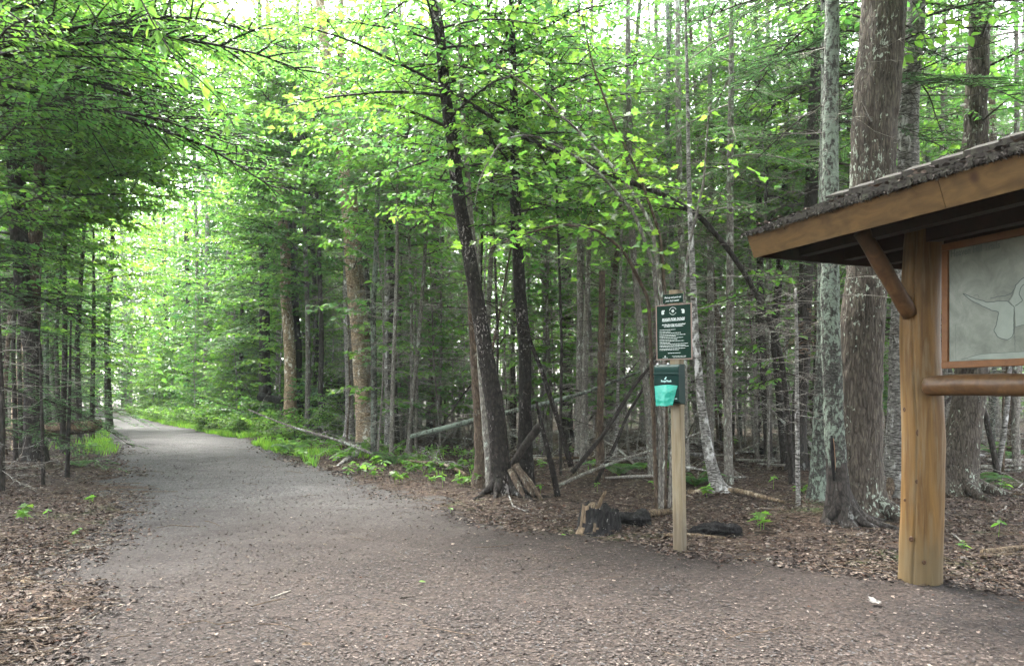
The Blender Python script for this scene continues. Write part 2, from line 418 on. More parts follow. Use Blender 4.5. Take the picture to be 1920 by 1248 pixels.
py_ = np.concatenate([np.linspace(-4, 16, 200), np.geomspace(16.2, 118, 110)])
u = np.linspace(0, 1, 90)
A, B_ = xl(py_) - .9, xr(py_) + .9
PX = A[:, None] + (B_ - A)[:, None] * u; PY = py_[:, None] + 0 * u
PZ = .004 + .014 * vn(PX * .8, PY * .8, 8) + .008 * vn(PX * 3.1, PY * 3.1, 6) + .005 * vn(PX * 8, PY * 8, 16)
m, nt = mat('path_surface')
v = coords(nt)
vc = voro(nt, v, 55, out='Color'); sp = nd(nt, 'ShaderNodeSeparateColor'); nt.links.new(vc, sp.inputs[0])
brown = ramp(nt, sp.outputs[0], [(0, (0.0082, 0.0053, 0.0041)), (.4, (0.0181, 0.0122, 0.0095)), (.8, (0.0298, 0.0210, 0.0163)), (1, (0.0470, 0.0362, 0.0286))])
v2 = voro(nt, v, 48, out='Color'); sp2 = nd(nt, 'ShaderNodeSeparateColor'); nt.links.new(v2, sp2.inputs[0])
grav = ramp(nt, sp2.outputs[0], [(0, (0.0162, 0.0159, 0.0166)), (.5, (0.0402, 0.0390, 0.0388)), (.85, (0.0649, 0.0624, 0.0601)), (1, (0.1007, 0.0961, 0.0915))])
sx = nd(nt, 'ShaderNodeSeparateXYZ'); nt.links.new(v, sx.inputs[0])
nn_ = noise(nt, v, .55, 5, .6)
ma = nd(nt, 'ShaderNodeMath', operation='MULTIPLY_ADD'); nt.links.new(nn_, ma.inputs[0]); ma.inputs[1].default_value = 9.; nt.links.new(sx.outputs[1], ma.inputs[2])
mx_ = nd(nt, 'ShaderNodeMath', operation='MULTIPLY_ADD'); nt.links.new(sx.outputs[0], mx_.inputs[0]); mx_.inputs[1].default_value = -1.1; nt.links.new(ma.outputs[0], mx_.inputs[2])
mrn = nd(nt, 'ShaderNodeMapRange'); nt.links.new(mx_.outputs[0], mrn.inputs[0]); mrn.inputs[1].default_value = 13; mrn.inputs[2].default_value = 21
c = mixc(nt, mrn.outputs[0], brown, grav)
n = noise(nt, v, 1.1, 7, .65); c = mixc(nt, .7, c, ramp(nt, n, [(.32, (.42, .40, .38)), (.68, (1.2, 1.19, 1.16))]), 'MULTIPLY')
nf = noise(nt, v, 120, 4, .7); c = mixc(nt, .55, c, ramp(nt, nf, [(.3, (.45, .45, .45)), (.7, (1.3, 1.3, 1.3))]), 'MULTIPLY')
finish(nt, c, .93, mixc(nt, .5, sp.outputs[1], nf), .8, .012, .2)
g = MB().add(np.stack([PX, PY, PZ], -1), [gridq(90, len(py_))])
tag(obj('path', g, m, smooth=True), 'wide gravel and wood chip path bending away to the left', 'path', kind='structure')

# ------------------------------------------------------------------ loose bits on the ground (uncountable)
def scatter(n, d0, d1, spread=1.35, power=1.0):
    t = rng.uniform(0, 1, n); D = d0 * (d1 / d0) ** t if power == 1.0 else (d0 ** -1 + t * (d1 ** -1 - d0 ** -1)) ** -1
    x = rng.uniform(-.72, .72, n) * D * spread
    return x, D
LIT = flecks('fallen_leaf', [(0, (0.0162, 0.0108, 0.0081)), (.18, (0.0324, 0.0225, 0.0171)), (.36, (0.0558, 0.0396, 0.0306)), (.54, (0.0855, 0.0630, 0.0495)), (.70, (0.1305, 0.0990, 0.0792)), (.80, (0.0630, 0.0306, 0.0180)), (.86, (0.1890, 0.1512, 0.1215)), (.94, (0.1035, 0.0900, 0.0792))])
CHIP = flecks('wood_chip', [(0, (0.0118, 0.0084, 0.0067)), (.22, (0.0227, 0.0168, 0.0134)), (.45, (0.0361, 0.0269, 0.0218)), (.66, (0.0521, 0.0395, 0.0328)), (.80, (0.0437, 0.0428, 0.0420)), (.88, (0.0739, 0.0580, 0.0479)), (.965, (0.1134, 0.0924, 0.0773))])
def flat(mb, T, x, y, z, s, tilt, sy=None):
    n = len(x); a = rng.uniform(0, 2 * PI, n)
    nrm = np.stack([rng.normal(0, tilt, n), rng.normal(0, tilt, n), np.ones(n)], 1)
    place(mb, T, np.stack([x, y, z], 1), np.stack([np.cos(a), np.sin(a), 0 * a], 1), nrm, s, 0, sy)
mb = MB()
x, y = scatter(210000, 3.4, 26); e = edge(x, y); k = (e > .02 - .35 * rng.uniform(0, 1, len(x)) ** 3)
dens = sstep(-.3, .5, vn(x * .8, y * .8, 12)) * .6 + .4
k &= rng.uniform(0, 1, len(x)) < dens
x, y = x[k], y[k]
s = rng.uniform(.018, .058, len(x)) * np.where(y > 14, 1.5, 1)
flat(mb, T_DEAD, x, y, np.maximum(gh(x, y), 0) + rng.uniform(.002, .022, len(x)), s, .38, s * rng.uniform(.7, 1.2, len(x)))
tag(obj('leaf_litter', mb, LIT), 'brown fallen leaves lying over the forest floor', 'leaf litter', kind='stuff')
mb = MB()
x, y = scatter(270000, 3.2, 24); e = edge(x, y); k = e < .15; x, y = x[k], y[k]
k = rng.uniform(0, 1, len(x)) < .45 + .55 * sstep(-.4, .4, vn(x * .9, y * .9, 31)); x, y = x[k], y[k]
s = rng.uniform(.006, .026, len(x)) * np.where(y > 10, 1.3, 1); flat(mb, T_CHIP, x, y, .006 + .012 * vn(x * .8, y * .8, 8) + rng.uniform(.002, .011, len(x)), s, .32, s * rng.uniform(.25, .7, len(x)))
tag(obj('wood_chips', mb, CHIP), 'small brown and grey wood chips and bits strewn on the path', 'wood chips', kind='stuff')
mb = MB()                                            # stray leaf scraps blown over the path
x, y = scatter(5200, 3.3, 24); e = edge(x, y); k = (e < .1) & (rng.uniform(0, 1, len(x)) < .25 + .75 * sstep(-2.5, .1, e) + .3 * vn(x * .7, y * .7, 41)); x, y = x[k], y[k]
s = rng.uniform(.014, .045, len(x)); flat(mb, T_DEAD, x, y, .018 + .014 * vn(x * .8, y * .8, 8) + rng.uniform(.0, .008, len(x)), s, .3, s * rng.uniform(.5, 1.1, len(x)))
tag(obj('leaf_scraps', mb, LIT), 'stray dry leaf scraps blown over the path', 'leaf litter', kind='stuff')
# fine twigs in the litter
mb = MB()
x, y = scatter(5200, 3.6, 28); k = edge(x, y) > -.05; k |= rng.uniform(0, 1, len(x)) < .03; x, y = x[k], y[k]
n = len(x); a = rng.uniform(0, PI, n); L = rng.uniform(.08, .5, n) * np.where(y > 10, 1.8, 1)
q = np.linspace(-.5, .5, 4)
P = np.stack([x[:, None] + np.cos(a)[:, None] * L[:, None] * q + rng.normal(0, .012, (n, 4)), y[:, None] + np.sin(a)[:, None] * L[:, None] * q + rng.normal(0, .012, (n, 4)), np.zeros((n, 4))], -1)
P[:, :, 2] = np.maximum(gh(P[:, :, 0], P[:, :, 1]), 0) + .02 + rng.uniform(0, .03, (n, 4))
V, f = tubes(P, rng.uniform(.0015, .0045, n)[:, None] * np.ones((1, 4)), 4); mb.add(V, f)
tag(obj('twig_litter', mb, M['brown']), 'thin broken grey twigs scattered through the leaf litter', 'twig litter', kind='stuff')

# ------------------------------------------------------------------ trail kiosk
uu, bb = np.array([.370, -.929, 0]), np.array([.929, .370, 0])
K0 = np.array([3.31, 6.07, 0])
def kp(a, b, z): return K0 + a * uu + b * bb + np.array([0, 0, z])
def kplane(px, py, b=0.0):
    k = (px - CX) / F; o = K0 + b * bb
    a = (k * o[1] - o[0]) / (uu[0] - k * uu[1])
    D = o[1] + a * uu[1]
    return a, EYE + (HZ - py) / F * D
def kbox(mb, a0, a1, b0, b1, z0, z1, mat=0, bev=0.0):
    V = [kp(a, b, z) for z in (z0, z1) for (a, b) in ((a0, b0), (a1, b0), (a1, b1), (a0, b1))]
    mb.add(V, [np.array([[0, 1, 2, 3], [7, 6, 5, 4], [4, 5, 1, 0], [5, 6, 2, 1], [6, 7, 3, 2], [7, 4, 0, 3]])], mat)
def bevel(o, w=.006, seg=2):
    md = o.modifiers.new('edge', 'BEVEL'); md.width = w; md.segments = seg; md.limit_method = 'ANGLE'; return o
LOGW = wood('varnished_log', (.040, .018, .005), (.150, .083, .023), (17, 17, 1.0), 0, .65, grey=(.115, .082, .042), foot=(.085, .066, .034))
BEAMW = wood('dark_stained_log', (0.0382, 0.0188, 0.0083), (0.1080, 0.0562, 0.0225), (12, 12, 12), .1, .5, knots=False)
TRIMW = wood('stained_fascia_board', (.050, .027, .009), (.125, .073, .026), (5, 5, 16), 0, .7, knots=True)
SOFFW = wood('shade_darkened_red_boards', (0.0114, 0.0042, 0.0024), (0.0252, 0.0096, 0.0048), (8, 8, 8), 0, .7, knots=False)  # dark red boards, colour lowered further to hold the shade under the roof
SHING = wood('weathered_shingle', (.005, .0045, .004), (.024, .020, .017), (22, 22, 22), 0, .95, knots=False, grey=(.034, .036, .024))
FRAMEW = wood('orange_brown_frame', (0.0840, 0.0343, 0.0112), (0.1596, 0.0693, 0.0231), (8, 8, 8), 0, .55, knots=False)
KNOTW = wood('dark_knot', (.018, .008, .004), (.07, .033, .012), (60, 60, 60), 0, .6, knots=False)
kiosk = thing('trail_kiosk', K0, 'log trail kiosk with shingled roof and large framed trail map at the right edge', 'kiosk')
for (a, lean, nm) in ((0, .045, 1), (2.35, 0, 2)):
    mb = MB(); b0 = kp(a, 0, 0)
    trunk_mesh(mb, [[*b0[:2], -.05, .166], [*b0[:2], .12, .162], [b0[0] + .01, b0[1], .9, .155], [b0[0] + lean * .6, b0[1], 2.0, .148], [b0[0] + lean, b0[1], 3.0, .143]], 128, .03, .035, 0, 5, 3 + nm, 3., groove=PI * .73 if nm == 1 else None)
    obj('post', mb, LOGW, kiosk, True)
    if nm == 1:
        for (px, py, w_) in ((1724, 1012, .020), (1742, 811, .034), (1735, 903, .015), (1748, 1053, .016), (1698, 768, .018), (1716, 690, .013), (1712, 940, .011)):
            k_ = (px - CX) / F; D_ = 5.93; z_ = EYE + (HZ - py) / F * D_; t_ = .158 - .005 * z_
            cx_ = K0[0] + lean * z_ / 3; dx_ = k_ * 5.95 - cx_ ; p_ = dx_ * .88 - .0
            p_ = max(-.8 * t_, min(.8 * t_, p_)); q_ = math.sqrt(t_ * t_ - p_ * p_)
            toward = np.array([-.48, -.88, 0]); rt_ = np.array([.88, -.48, 0]); c_ = np.array([cx_, K0[1], z_]) + toward * (q_ - .004) + rt_ * p_
            nn_k = unit(toward * q_ + rt_ * p_); tk = np.array([-nn_k[1], nn_k[0], 0]); mk = MB(); th_ = np.arange(14) * 2 * PI / 14
            rings = [c_ + nn_k * d_ + np.cos(th_)[:, None] * tk * w_ * s_ + np.sin(th_)[:, None] * np.array([0, 0, 1.15]) * w_ * s_ for d_, s_ in ((.002, 1.0), (.0065, .85), (.0075, .5), (.005, .3))]
            i_ = np.arange(3)[:, None] * 14; j_ = np.arange(14)[None]
            mk.add(np.concatenate(rings), [np.stack([i_ + j_, i_ + (j_ + 1) % 14, i_ + 14 + (j_ + 1) % 14, i_ + 14 + j_], -1).reshape(-1, 4), (np.arange(14) + 42)[None]])
            obj('knot', mk, KNOTW, kiosk, True)
mb = MB()
a0, zt = kplane(1737, 705, -.13); _, zb = kplane(1737, 742, -.13)
ts = np.concatenate([[0, .004, .012, .03], np.linspace(.06, 2.5, 40)]); rr = .079 * np.concatenate([[.15, .62, .85, .96], np.ones(40)])
PR = np.array([[*kp(a0 + t, -.135, (zt + zb) / 2 - .0 + .004 * math.sin(t * 5)), r] for t, r in zip(ts, rr)])
V, f = tubes(PR[:, :3][None], PR[:, 3][None], 28, True)
V = V + .0035 * vn(V[:, 0] * 9, V[:, 1] * 9, V[:, 2] * 30)[:, None]
mb.add(V, f); obj('crossbeam', mb, BEAMW, kiosk, True)
mb = MB()
for a in (0, 2.35):
    for sg in (-1, 1):
        p0, p1 = kp(a, sg * .10, 2.17), kp(a, sg * .62, 2.80)
        V, f = tubes(np.linspace(p0, p1, 14)[None], np.full((1, 14), .062) * (1 + .04 * np.sin(np.arange(14))), 16, True); b_ = MB(); b_.add(V, f); obj('brace', b_, BEAMW, kiosk, True)
# roof: ridge parallel to the boards
EV, RZ, A0, A1 = 1.0, .40, -.80, 3.6
roof = MB(); th = .035
for sg in (-1, 1):
    V = [kp(a, sg * b, z) for a in (A0 + .03, A1) for (b, z) in ((EV - .045, 2.875), (0, 2.875 + RZ * .955), (0, 2.91 + RZ * .955), (EV - .045, 2.91))]
    roof.add(V, [np.array([[0, 1, 2, 3], [7, 6, 5, 4], [0, 4, 5, 1], [1, 5, 6, 2], [2, 6, 7, 3], [3, 7, 4, 0]])])
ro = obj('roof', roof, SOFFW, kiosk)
fb = MB()
for sg in (-1, 1):
    segs = [(A0, 1.02), (1.023, A1)] if sg < 0 else [(A0, A1)]
    for (x0, x1) in segs:
        bs = (EV - .045, EV - .003, EV + .072, EV + .030)      # the board stands square to the roof slope
        V = [kp(x, sg * b, z) for x in (x0, x1) for b, z in zip(bs, (2.715, 2.70, 2.885, 2.90))]
        fb.add(V, [np.array([[0, 1, 2, 3], [7, 6, 5, 4], [0, 4, 5, 1], [1, 5, 6, 2], [2, 6, 7, 3], [3, 7, 4, 0]])])
bevel(obj('fascia', fb, TRIMW, ro), .004)
for a in (A0 + .02, A1 - .05):                       # boarded gable ends
    gb = MB(); V = [kp(a_, b, z) for a_ in (a, a + .03) for (b, z) in ((-EV + .044, 2.705), (EV - .044, 2.705), (EV - .044, 2.872), (0, 2.86 + RZ * .955), (-EV + .044, 2.872))]
    gb.add(V, [np.array([[0, 1, 2, 3, 4], [9, 8, 7, 6, 5]]), np.array([[0, 5, 6, 1], [1, 6, 7, 2], [2, 7, 8, 3], [3, 8, 9, 4], [4, 9, 5, 0]])])
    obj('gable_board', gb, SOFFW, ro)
cb = MB()
for b in (-.52, 0, .52): kbox(cb, A0 + .07, A1 - .07, b - .05, b + .05, 2.74, 2.86)
for a in np.arange(A0 + .5, A1, .6): kbox(cb, a - .025, a + .025, -EV + .06, EV - .06, 2.865, 2.90)
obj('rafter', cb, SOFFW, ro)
sh = MB()                                            # shingles: overlapping courses of separate boards
r2 = random.Random(4)
for sg in (-1, 1):
    ncr = 8; EVS = EV + .075
    for c_ in range(ncr):
        b1 = EVS + .025 - c_ * (EVS + .02) / ncr; b2 = b1 - (EVS + .02) / ncr * 1.55
        a = A0 - .05 - r2.uniform(0, .1)
        while a < A1 + .04:
            w = r2.uniform(.09, .2); j = r2.uniform(-.014, .014)
            zf = lambda b: 2.922 + RZ * (EV - max(b, 0)) + 0
            t1 = .030 + r2.uniform(0, .010)
            x0, x1 = max(a, A0 - .05), min(a + w - .006, A1 + .05)
            bo, bi = b1 + j, max(b2, .0)
            V = [kp(x, sg * b, z) for x in (x0, x1) for (b, z) in ((bo, zf(bo) + .004), (bi, zf(bi) - .003), (bi, zf(bi) + .008), (bo, zf(bo) + t1))]
            sh.add(V, [np.array([[0, 1, 2, 3], [7, 6, 5, 4], [0, 4, 5, 1], [1, 5, 6, 2], [2, 6, 7, 3], [3, 7, 4, 0]])])
            a += w
a = A0 - .06
while a < A1:                                        # ridge caps lapping over each other
    for sg in (-1, 1):
        z0 = 2.935 + RZ * EV
        V = [kp(x, sg * b, z) for (x, dz) in ((a, .034), (a + .42, .006)) for (b, z) in ((0, z0 + dz), (.14, z0 + dz - .056), (.14, z0 + dz - .036), (0, z0 + dz + .024))]
        sh.add(V, [np.array([[0, 1, 2, 3], [7, 6, 5, 4], [0, 4, 5, 1], [1, 5, 6, 2], [2, 6, 7, 3], [3, 7, 4, 0]])])
    a += .27
obj('shingles', sh, SHING, ro)
mo = MB()                                            # moss, needles and debris hanging off the eave
n = 5200; a = rng.uniform(A0 - .04, A1, n); b = -EV - .10 + rng.exponential(.07, n) - .015; z = 2.945 + RZ * (EV + b) * 1.0 + rng.uniform(-.025, .012, n)
P0 = K0 + a[:, None] * uu + b[:, None] * bb + np.stack([0 * z, 0 * z, z], 1)
hang = (b < -EV - .075) * 1.
dn = np.stack([rng.normal(0, 1, n), rng.normal(0, 1, n), -rng.uniform(.2, 2.2, n) * hang], 1)
L = rng.uniform(.008, .036, n) * (1 + .7 * sstep(0, .6, vn(a * 5, 0, 2)))
P = P0[:, None] + unit(dn)[:, None] * (L[:, None] * np.linspace(0, 1, 3))[:, :, None]
V, f = tubes(P, rng.uniform(.0015, .0045, n)[:, None] * np.array([[1, .8, .3]]), 3); mo.add(V, f)
obj('moss_debris', mo, bark('roof_debris', (.006, .005, .004), (.028, .021, .015), (.07, .062, .045), .62, .7, (40, 40, 40), 20, .3), ro)
mo = MB(); n = 90; a = rng.uniform(A0, 2.5, n); b = -EV + rng.exponential(.2, n).clip(0, .8)
flat(mo, T_DEAD, *(K0[:2, None] + uu[:2, None] * a + bb[:2, None] * b), 2.972 + RZ * (EV + b), rng.uniform(.03, .07, n), .3)
obj('fallen_leaves', mo, LIT, ro)
# framed map
aL, zb = kplane(1770, 691); _, zt = kplane(1770, 459)
aR = aL + 1.75
fr = MB(); fw = .052
kbox(fr, aL, aR, -.032, .012, zb, zb + fw); kbox(fr, aL, aR, -.032, .012, zt - fw, zt)
kbox(fr, aL, aL + fw, -.030, .010, zb + fw, zt - fw); kbox(fr, aR - fw, aR, -.030, .010, zb + fw, zt - fw)
frame = bevel(obj('map_frame', fr, FRAMEW, kiosk), .004)
m, nt = mat('printed_map')
v = coords(nt); n1 = noise(nt, v, 5.5, 10, .72, .6); n2 = noise(nt, v, 1.1, 4, .6)
c = ramp(nt, n1, [(.3, (.100, .112, .092)), (.5, (.150, .162, .136)), (.7, (.20, .212, .18))])
c = mixc(nt, .7, c, ramp(nt, n2, [(.35, (.6, .62, .58)), (.65, (1.2, 1.2, 1.2))]), 'MULTIPLY')
finish(nt, c, .6, None, spec=.12)
mp = MB(); kbox(mp, aL + fw + .002, aR - fw - .002, -.012, .004, zb + fw + .002, zt - fw - .002)
pm = obj('map_panel', mp, m, kiosk)
def cm(x, y): return kplane(1740 + x / 4.161, 420 + y / 4.161, -.012)
def ribbon(pts, w, mb, off):
    p = np.array(pts); p = resample(np.column_stack([p, 0 * p[:, 0]]), max(len(pts) * 6, 12))[:, :2]
    p = p + .003 * np.stack([vn(p[:, 0] * 60, p[:, 1] * 60, 1), vn(p[:, 0] * 60, p[:, 1] * 60, 7)], 1)
    t = unit(np.gradient(p, axis=0)); nrm = np.stack([-t[:, 1], t[:, 0]], 1) * w / 2
    V = np.array([kp(q[0], off, q[1]) for q in np.concatenate([p + nrm, p - nrm])]); n = len(p)
    i = np.arange(n - 1); mb.add(V, [np.stack([i, i + n, i + n + 1, i + 1], 1)])
def poly(pts, mb, off):
    V = np.array([kp(*cm(x, y)[:1], off, cm(x, y)[1]) for x, y in pts]); mb.add(V, [np.arange(len(pts))[None][:, ::-1]])
lm = MB()
poly([(275, 540), (350, 575), (470, 610), (560, 600), (630, 602), (676, 650), (672, 870), (640, 905), (550, 885), (512, 830), (535, 790), (556, 680), (500, 675), (430, 640), (330, 585)], lm, -.0148)
poly([(640, 600), (665, 560), (690, 480), (740, 425), (800, 430), (830, 520), (820, 700), (760, 780), (690, 800), (678, 650)], lm, -.0151)
poly([(280, 1050), (420, 1015), (700, 995), (900, 985), (900, 1040), (600, 1052)], lm, -.0151)
obj('clearing_area', lm, plain('map_clearing', (.175, .20, .168), .6, .12, .12, 8), pm)
ln = MB()
for pts, w in (([(275, 540), (350, 575), (470, 610), (560, 600), (630, 602), (676, 650)], .006), ([(275, 545), (330, 590), (430, 640), (500, 675), (556, 680), (535, 790), (512, 830), (550, 885), (625, 910), (670, 865), (676, 650)], .006),
               ([(490, 582), (540, 565), (600, 562), (660, 535), (700, 460), (745, 418), (830, 400), (920, 350)], .006), ([(630, 602), (655, 560), (690, 470)], .004), ([(680, 640), (700, 630), (745, 595), (715, 545), (725, 500), (748, 470), (820, 480), (900, 560)], .006),
               ([(685, 805), (745, 785), (830, 800), (930, 760), (1100, 790)], .004), ([(260, 1055), (420, 1012), (600, 1003), (900, 985)], .003), ([(218, 780), (220, 1055)], .002), ([(680, 870), (682, 990)], .003), ([(360, 560), (390, 548), (405, 575)], .003)):
    ribbon([cm(x, y) for x, y in pts], w, ln, -.0165)
obj('trail_line', ln, plain('map_line', (.050, .064, .054), .5, .3, .1), pm)

# ------------------------------------------------------------------ lettering
def text_mb(txt, size, org, rdir, up, nrm, bold=.0, shear=0., align='LEFT', width=None, ext=.0008):
    cu = bpy.data.curves.new('t', 'FONT'); cu.body = txt; cu.size = size; cu.offset = bold; cu.shear = shear; cu.align_x = align; cu.extrude = ext; cu.resolution_u = 3
    o = bpy.data.objects.new('t', cu); COL.objects.link(o)
    bpy.context.view_layer.update()
    me = o.evaluated_get(bpy.context.evaluated_depsgraph_get()).to_mesh()
    V = np.empty(len(me.vertices) * 3); me.vertices.foreach_get('co', V); V = V.reshape(-1, 3)
    fs = [list(p.vertices) for p in me.polygons]
    by = {}
    for f_ in fs: by.setdefault(len(f_), []).append(f_)
    bpy.data.objects.remove(o); bpy.data.curves.remove(cu)
    if width: V = V * np.array([width / max(1e-6, V[:, 0].max() - V[:, 0].min()), 1, 1])
    return org + V[:, :1] * rdir + V[:, 1:2] * up + V[:, 2:3] * nrm, [np.array(x) for x in by.values()]
UP = np.array([0, 0, 1.])
tb = MB()
a, z = cm(178, 262)
a2, _ = cm(560, 200)
tb.add(*text_mb('Heaven Hill Trails', .075, kp(a, -.0135, z + .004), uu, UP, -bb, .0015, 0, 'LEFT', a2 - a))
obj('map_title', tb, plain('map_title_ink', (.075, .092, .074), .5, .3, .1), pm)

# ------------------------------------------------------------------ sign post
sr, sn = np.array([.80, -.60, 0]), np.array([-.60, -.80, 0])     # the signs' right and outward directions
S0 = np.array([(1275 - CX) / F * 7.30, 7.30, 0])
def spt(r, n, z): return S0 + r * sr + n * sn + np.array([0, 0, z]) + np.array([-.016, 0, 0]) * z
def sbox(mb, r0, r1, n0, n1, z0, z1, mat=0, rb=0.0):
    V = [spt(r, n, z) for z in (z0, z1) for (r, n) in ((r0, n0), (r0, n1), (r1, n1), (r1, n0))]
    mb.add(V, [np.array([[0, 3, 2, 1][::-1], [4, 5, 6, 7][::-1]]), np.array([[0, 1, 5, 4], [1, 2, 6, 5], [2, 3, 7, 6], [3, 0, 4, 7]])[:, ::-1]], mat)
POSTW = wood('weathered_post', (0.1020, 0.0739, 0.0408), (0.2244, 0.1836, 0.1173), (26, 26, 1.5), 0, .8, knots=True, grey=(.19, .165, .12), foot=(.07, .055, .040))
GREEN = plain('dark_green_sign', (.005, .019, .012), .75, .08, .12, 30)
WHITE = plain('white_ink', (.40, .44, .41), .6, .3, .12, 60)
BORD = plain('brown_sign_edge', (.17, .12, .095), .6, .3, .1)
sp_ = thing('sign_post', spt(0, 0, 0), 'square wooden post carrying green dog rules sign and bag dispenser', 'sign post')
mb = MB(); h = .052
zs = np.concatenate([[-.08], np.linspace(0, 2.53, 50), [2.545]])
ring = [(-1, -.8), (-.8, -1), (0, -1.0), (.8, -1), (1, -.8), (1, 0), (1, .8), (.8, 1), (0, 1), (-.8, 1), (-1, .8), (-1, 0)]
V = np.array([[spt(r * h, n * h, z) for (r, n) in ring] for z in zs]); V += .003 * vn(V[..., 0] * 22, V[..., 1] * 22, V[..., 2] * 3)[..., None] * np.array([1, 1, 0])
i = np.arange(len(zs) - 1)[:, None] * 12; j = np.arange(12)[None]
mb.add(V.reshape(-1, 3), [np.stack([i + j, i + (j + 1) % 12, i + 12 + (j + 1) % 12, i + 12 + j], -1).reshape(-1, 4), np.array([np.arange(12) + (len(zs) - 1) * 12])])
bpost = obj('post', mb, POSTW, sp_)
# rules sign
ZT, ZB, SW, N0 = 2.405, 1.868, .187, .056
mb = MB(); sbox(mb, -SW + .008, SW - .008, N0, N0 + .006, ZB + .008, ZT - .008); rules = obj('rules_sign', mb, GREEN, sp_)
mb = MB()
for (x0, x1, z0, z1) in ((-SW, SW, ZT - .010, ZT), (-SW, SW, ZB, ZB + .010), (-SW, -SW + .010, ZB + .010, ZT - .010), (SW - .010, SW, ZB + .010, ZT - .010)): sbox(mb, x0, x1, N0 - .002, N0 + .0085, z0, z1)
obj('border', mb, BORD, rules)
tb = MB(); nf_ = N0 + .0066
def stext(t, size, r, z, **k): tb.add(*text_mb(t, size, spt(r, k.pop('n', nf_), z), sr, UP, sn, **k))
H = ZT - ZB
def sy(y): return ZT - (y - 258) / (1118 - 258) * H     # rows read off an enlarged view of the sign
def sx_(x): return -SW + (x - 112) / (655 - 112) * 2 * SW
stext('RULES FOR DOGS', .034, sx_(376), sy(508), bold=.0016, shear=.25, align='CENTER', width=.238)
stext('At this time dogs are permitted', .019, sx_(380), sy(580), bold=.0008, shear=.25, align='CENTER', width=.245)
stext('on these trails, however...', .019, sx_(380), sy(605), bold=.0008, shear=.25, align='CENTER', width=.20)
def bar(x0, x1, y, hh, seed=0):                          # a line of small print, too small to read: word-length strokes
    r3 = random.Random(seed + int(y)); x = x0
    while x < x1:
        w = min(r3.uniform(10, 38), x1 - x)
        if w > 3:
            V = [spt(sx_(a), nf_ + .0003, sy(b)) for a, b in ((x, y + hh), (x + w, y + hh), (x + w, y), (x, y))]; tb.add(V, [np.array([[0, 1, 2, 3]])])
        x += w + 5
for (x0, x1, y) in ((172, 408, 645), (172, 342, 674), (172, 490, 698), (172, 558, 728), (175, 412, 748), (172, 522, 772), (172, 434, 800), (172, 536, 824), (175, 330, 848), (172, 600, 868), (175, 556, 893), (175, 608, 910), (172, 550, 940), (175, 455, 960)):
    bar(x0, x1, y, 8); bar(160, 166, y, 7)
bar(290, 482, 1010, 9); bar(208, 285, 1082, 6); bar(352, 566, 1062, 6); bar(368, 552, 1080, 5)
V = [spt(sx_(a), nf_ + .0003, sy(b)) for a, b in ((210, 521), (545, 513), (545, 508), (210, 516))]; tb.add(V, [np.array([[0, 1, 2, 3]])])
cxx, czz = sx_(374), sy(362)                             # round emblem: ring of letters round a small flower
for a0_, a1_ in ((20, 165), (200, 340)):
    for d0 in np.arange(a0_, a1_, 14):
        q = [(math.radians(d0 + k), r) for k, r in ((0, .032), (9, .032), (9, .039), (0, .039))]
        tb.add([spt(cxx + r * math.cos(t), nf_ + .0003, czz + r * math.sin(t)) for t, r in q], [np.array([[0, 1, 2, 3]])])
for k in range(6):
    t = k * PI / 3; q = [(cxx + .009 * math.cos(t) + .006 * math.cos(s_), czz + .009 * math.sin(t) + .006 * math.sin(s_)) for s_ in np.arange(8) * PI / 4]
    tb.add([spt(a, nf_ + .0003 + k * .0001, b) for a, b in q], [np.arange(8)[None]])
for mir, xo in ((1, 226), (-1, 524)):                    # the two small dog-head pictograms
    q = [(-26, 25), (-26, -12), (-14, -30), (24, -30), (24, -12), (8, -8), (14, 6), (14, 28), (4, 36), (-18, 36)]
    q = q if mir > 0 else [(-a, b) for a, b in q][::-1]
    tb.add([spt(sx_(xo + a), nf_ + .0003, sy(372 + b)) for a, b in q], [np.arange(10)[None][:, ::-1]])
tb.add([spt(sx_(246 + a), nf_ + .0003, sy(1066 + b)) for a, b in ((-12, 6), (12, 6), (8, -8), (0, -14), (-8, -8))], [np.arange(5)[None]])
obj('lettering', tb, WHITE, rules)
# small notice above
mb = MB(); sbox(mb, -.10 - .012, .098, N0, N0 + .004, 2.418, 2.505); no = obj('notice_plate', mb, GREEN, sp_)
tb = MB(); n2_ = N0 + .0046
stext('Pick up and pack out', .024, -.007, 2.466, bold=.0006, shear=.25, align='CENTER', width=.175, n=n2_)
stext("your dog's waste!", .024, -.012, 2.434, bold=.0006, shear=.25, align='CENTER', width=.142, n=n2_)
obj('lettering', tb, WHITE, no)
# bag dispenser
DG = plain('dark_green_painted_metal', (.0015, .017, .0135), .5, .1, .08, 40, .0)
mb = MB(); Z0, Z1, dw, dd = 1.435, 1.822, .128, .150
prof = [(.0, Z0 + .0), (dd * .82, Z0 + .012), (dd, Z0 + .03), (dd, Z1 - .062)] + [(dd - .05 + .05 * math.cos(t), Z1 - .062 + .058 * math.sin(t)) for t in np.linspace(.15, PI / 2, 9)] + [(0, Z1)]
n_ = len(prof); dn0 = N0 - .003
V = [spt(r - .022, dn0 + n, z) for r in (-dw, dw) for (n, z) in prof]
mb.add(V, [np.array([np.arange(n_)]), np.array([np.arange(n_)[::-1] + n_]), np.array([[i, i + n_, (i + 1) % n_ + n_, (i + 1) % n_] for i in range(n_)])])
disp = bevel(obj('bag_dispenser', mb, DG, sp_), .004)
mb = MB()
V = [spt(r - .022, dn0 + n, z) for r in (-dw - .003, dw + .003) for (n, z) in ((dd + .001, Z1 - .105), (dd + .008, Z1 - .105), (dd + .008, Z1 - .090), (dd + .001, Z1 - .088))]
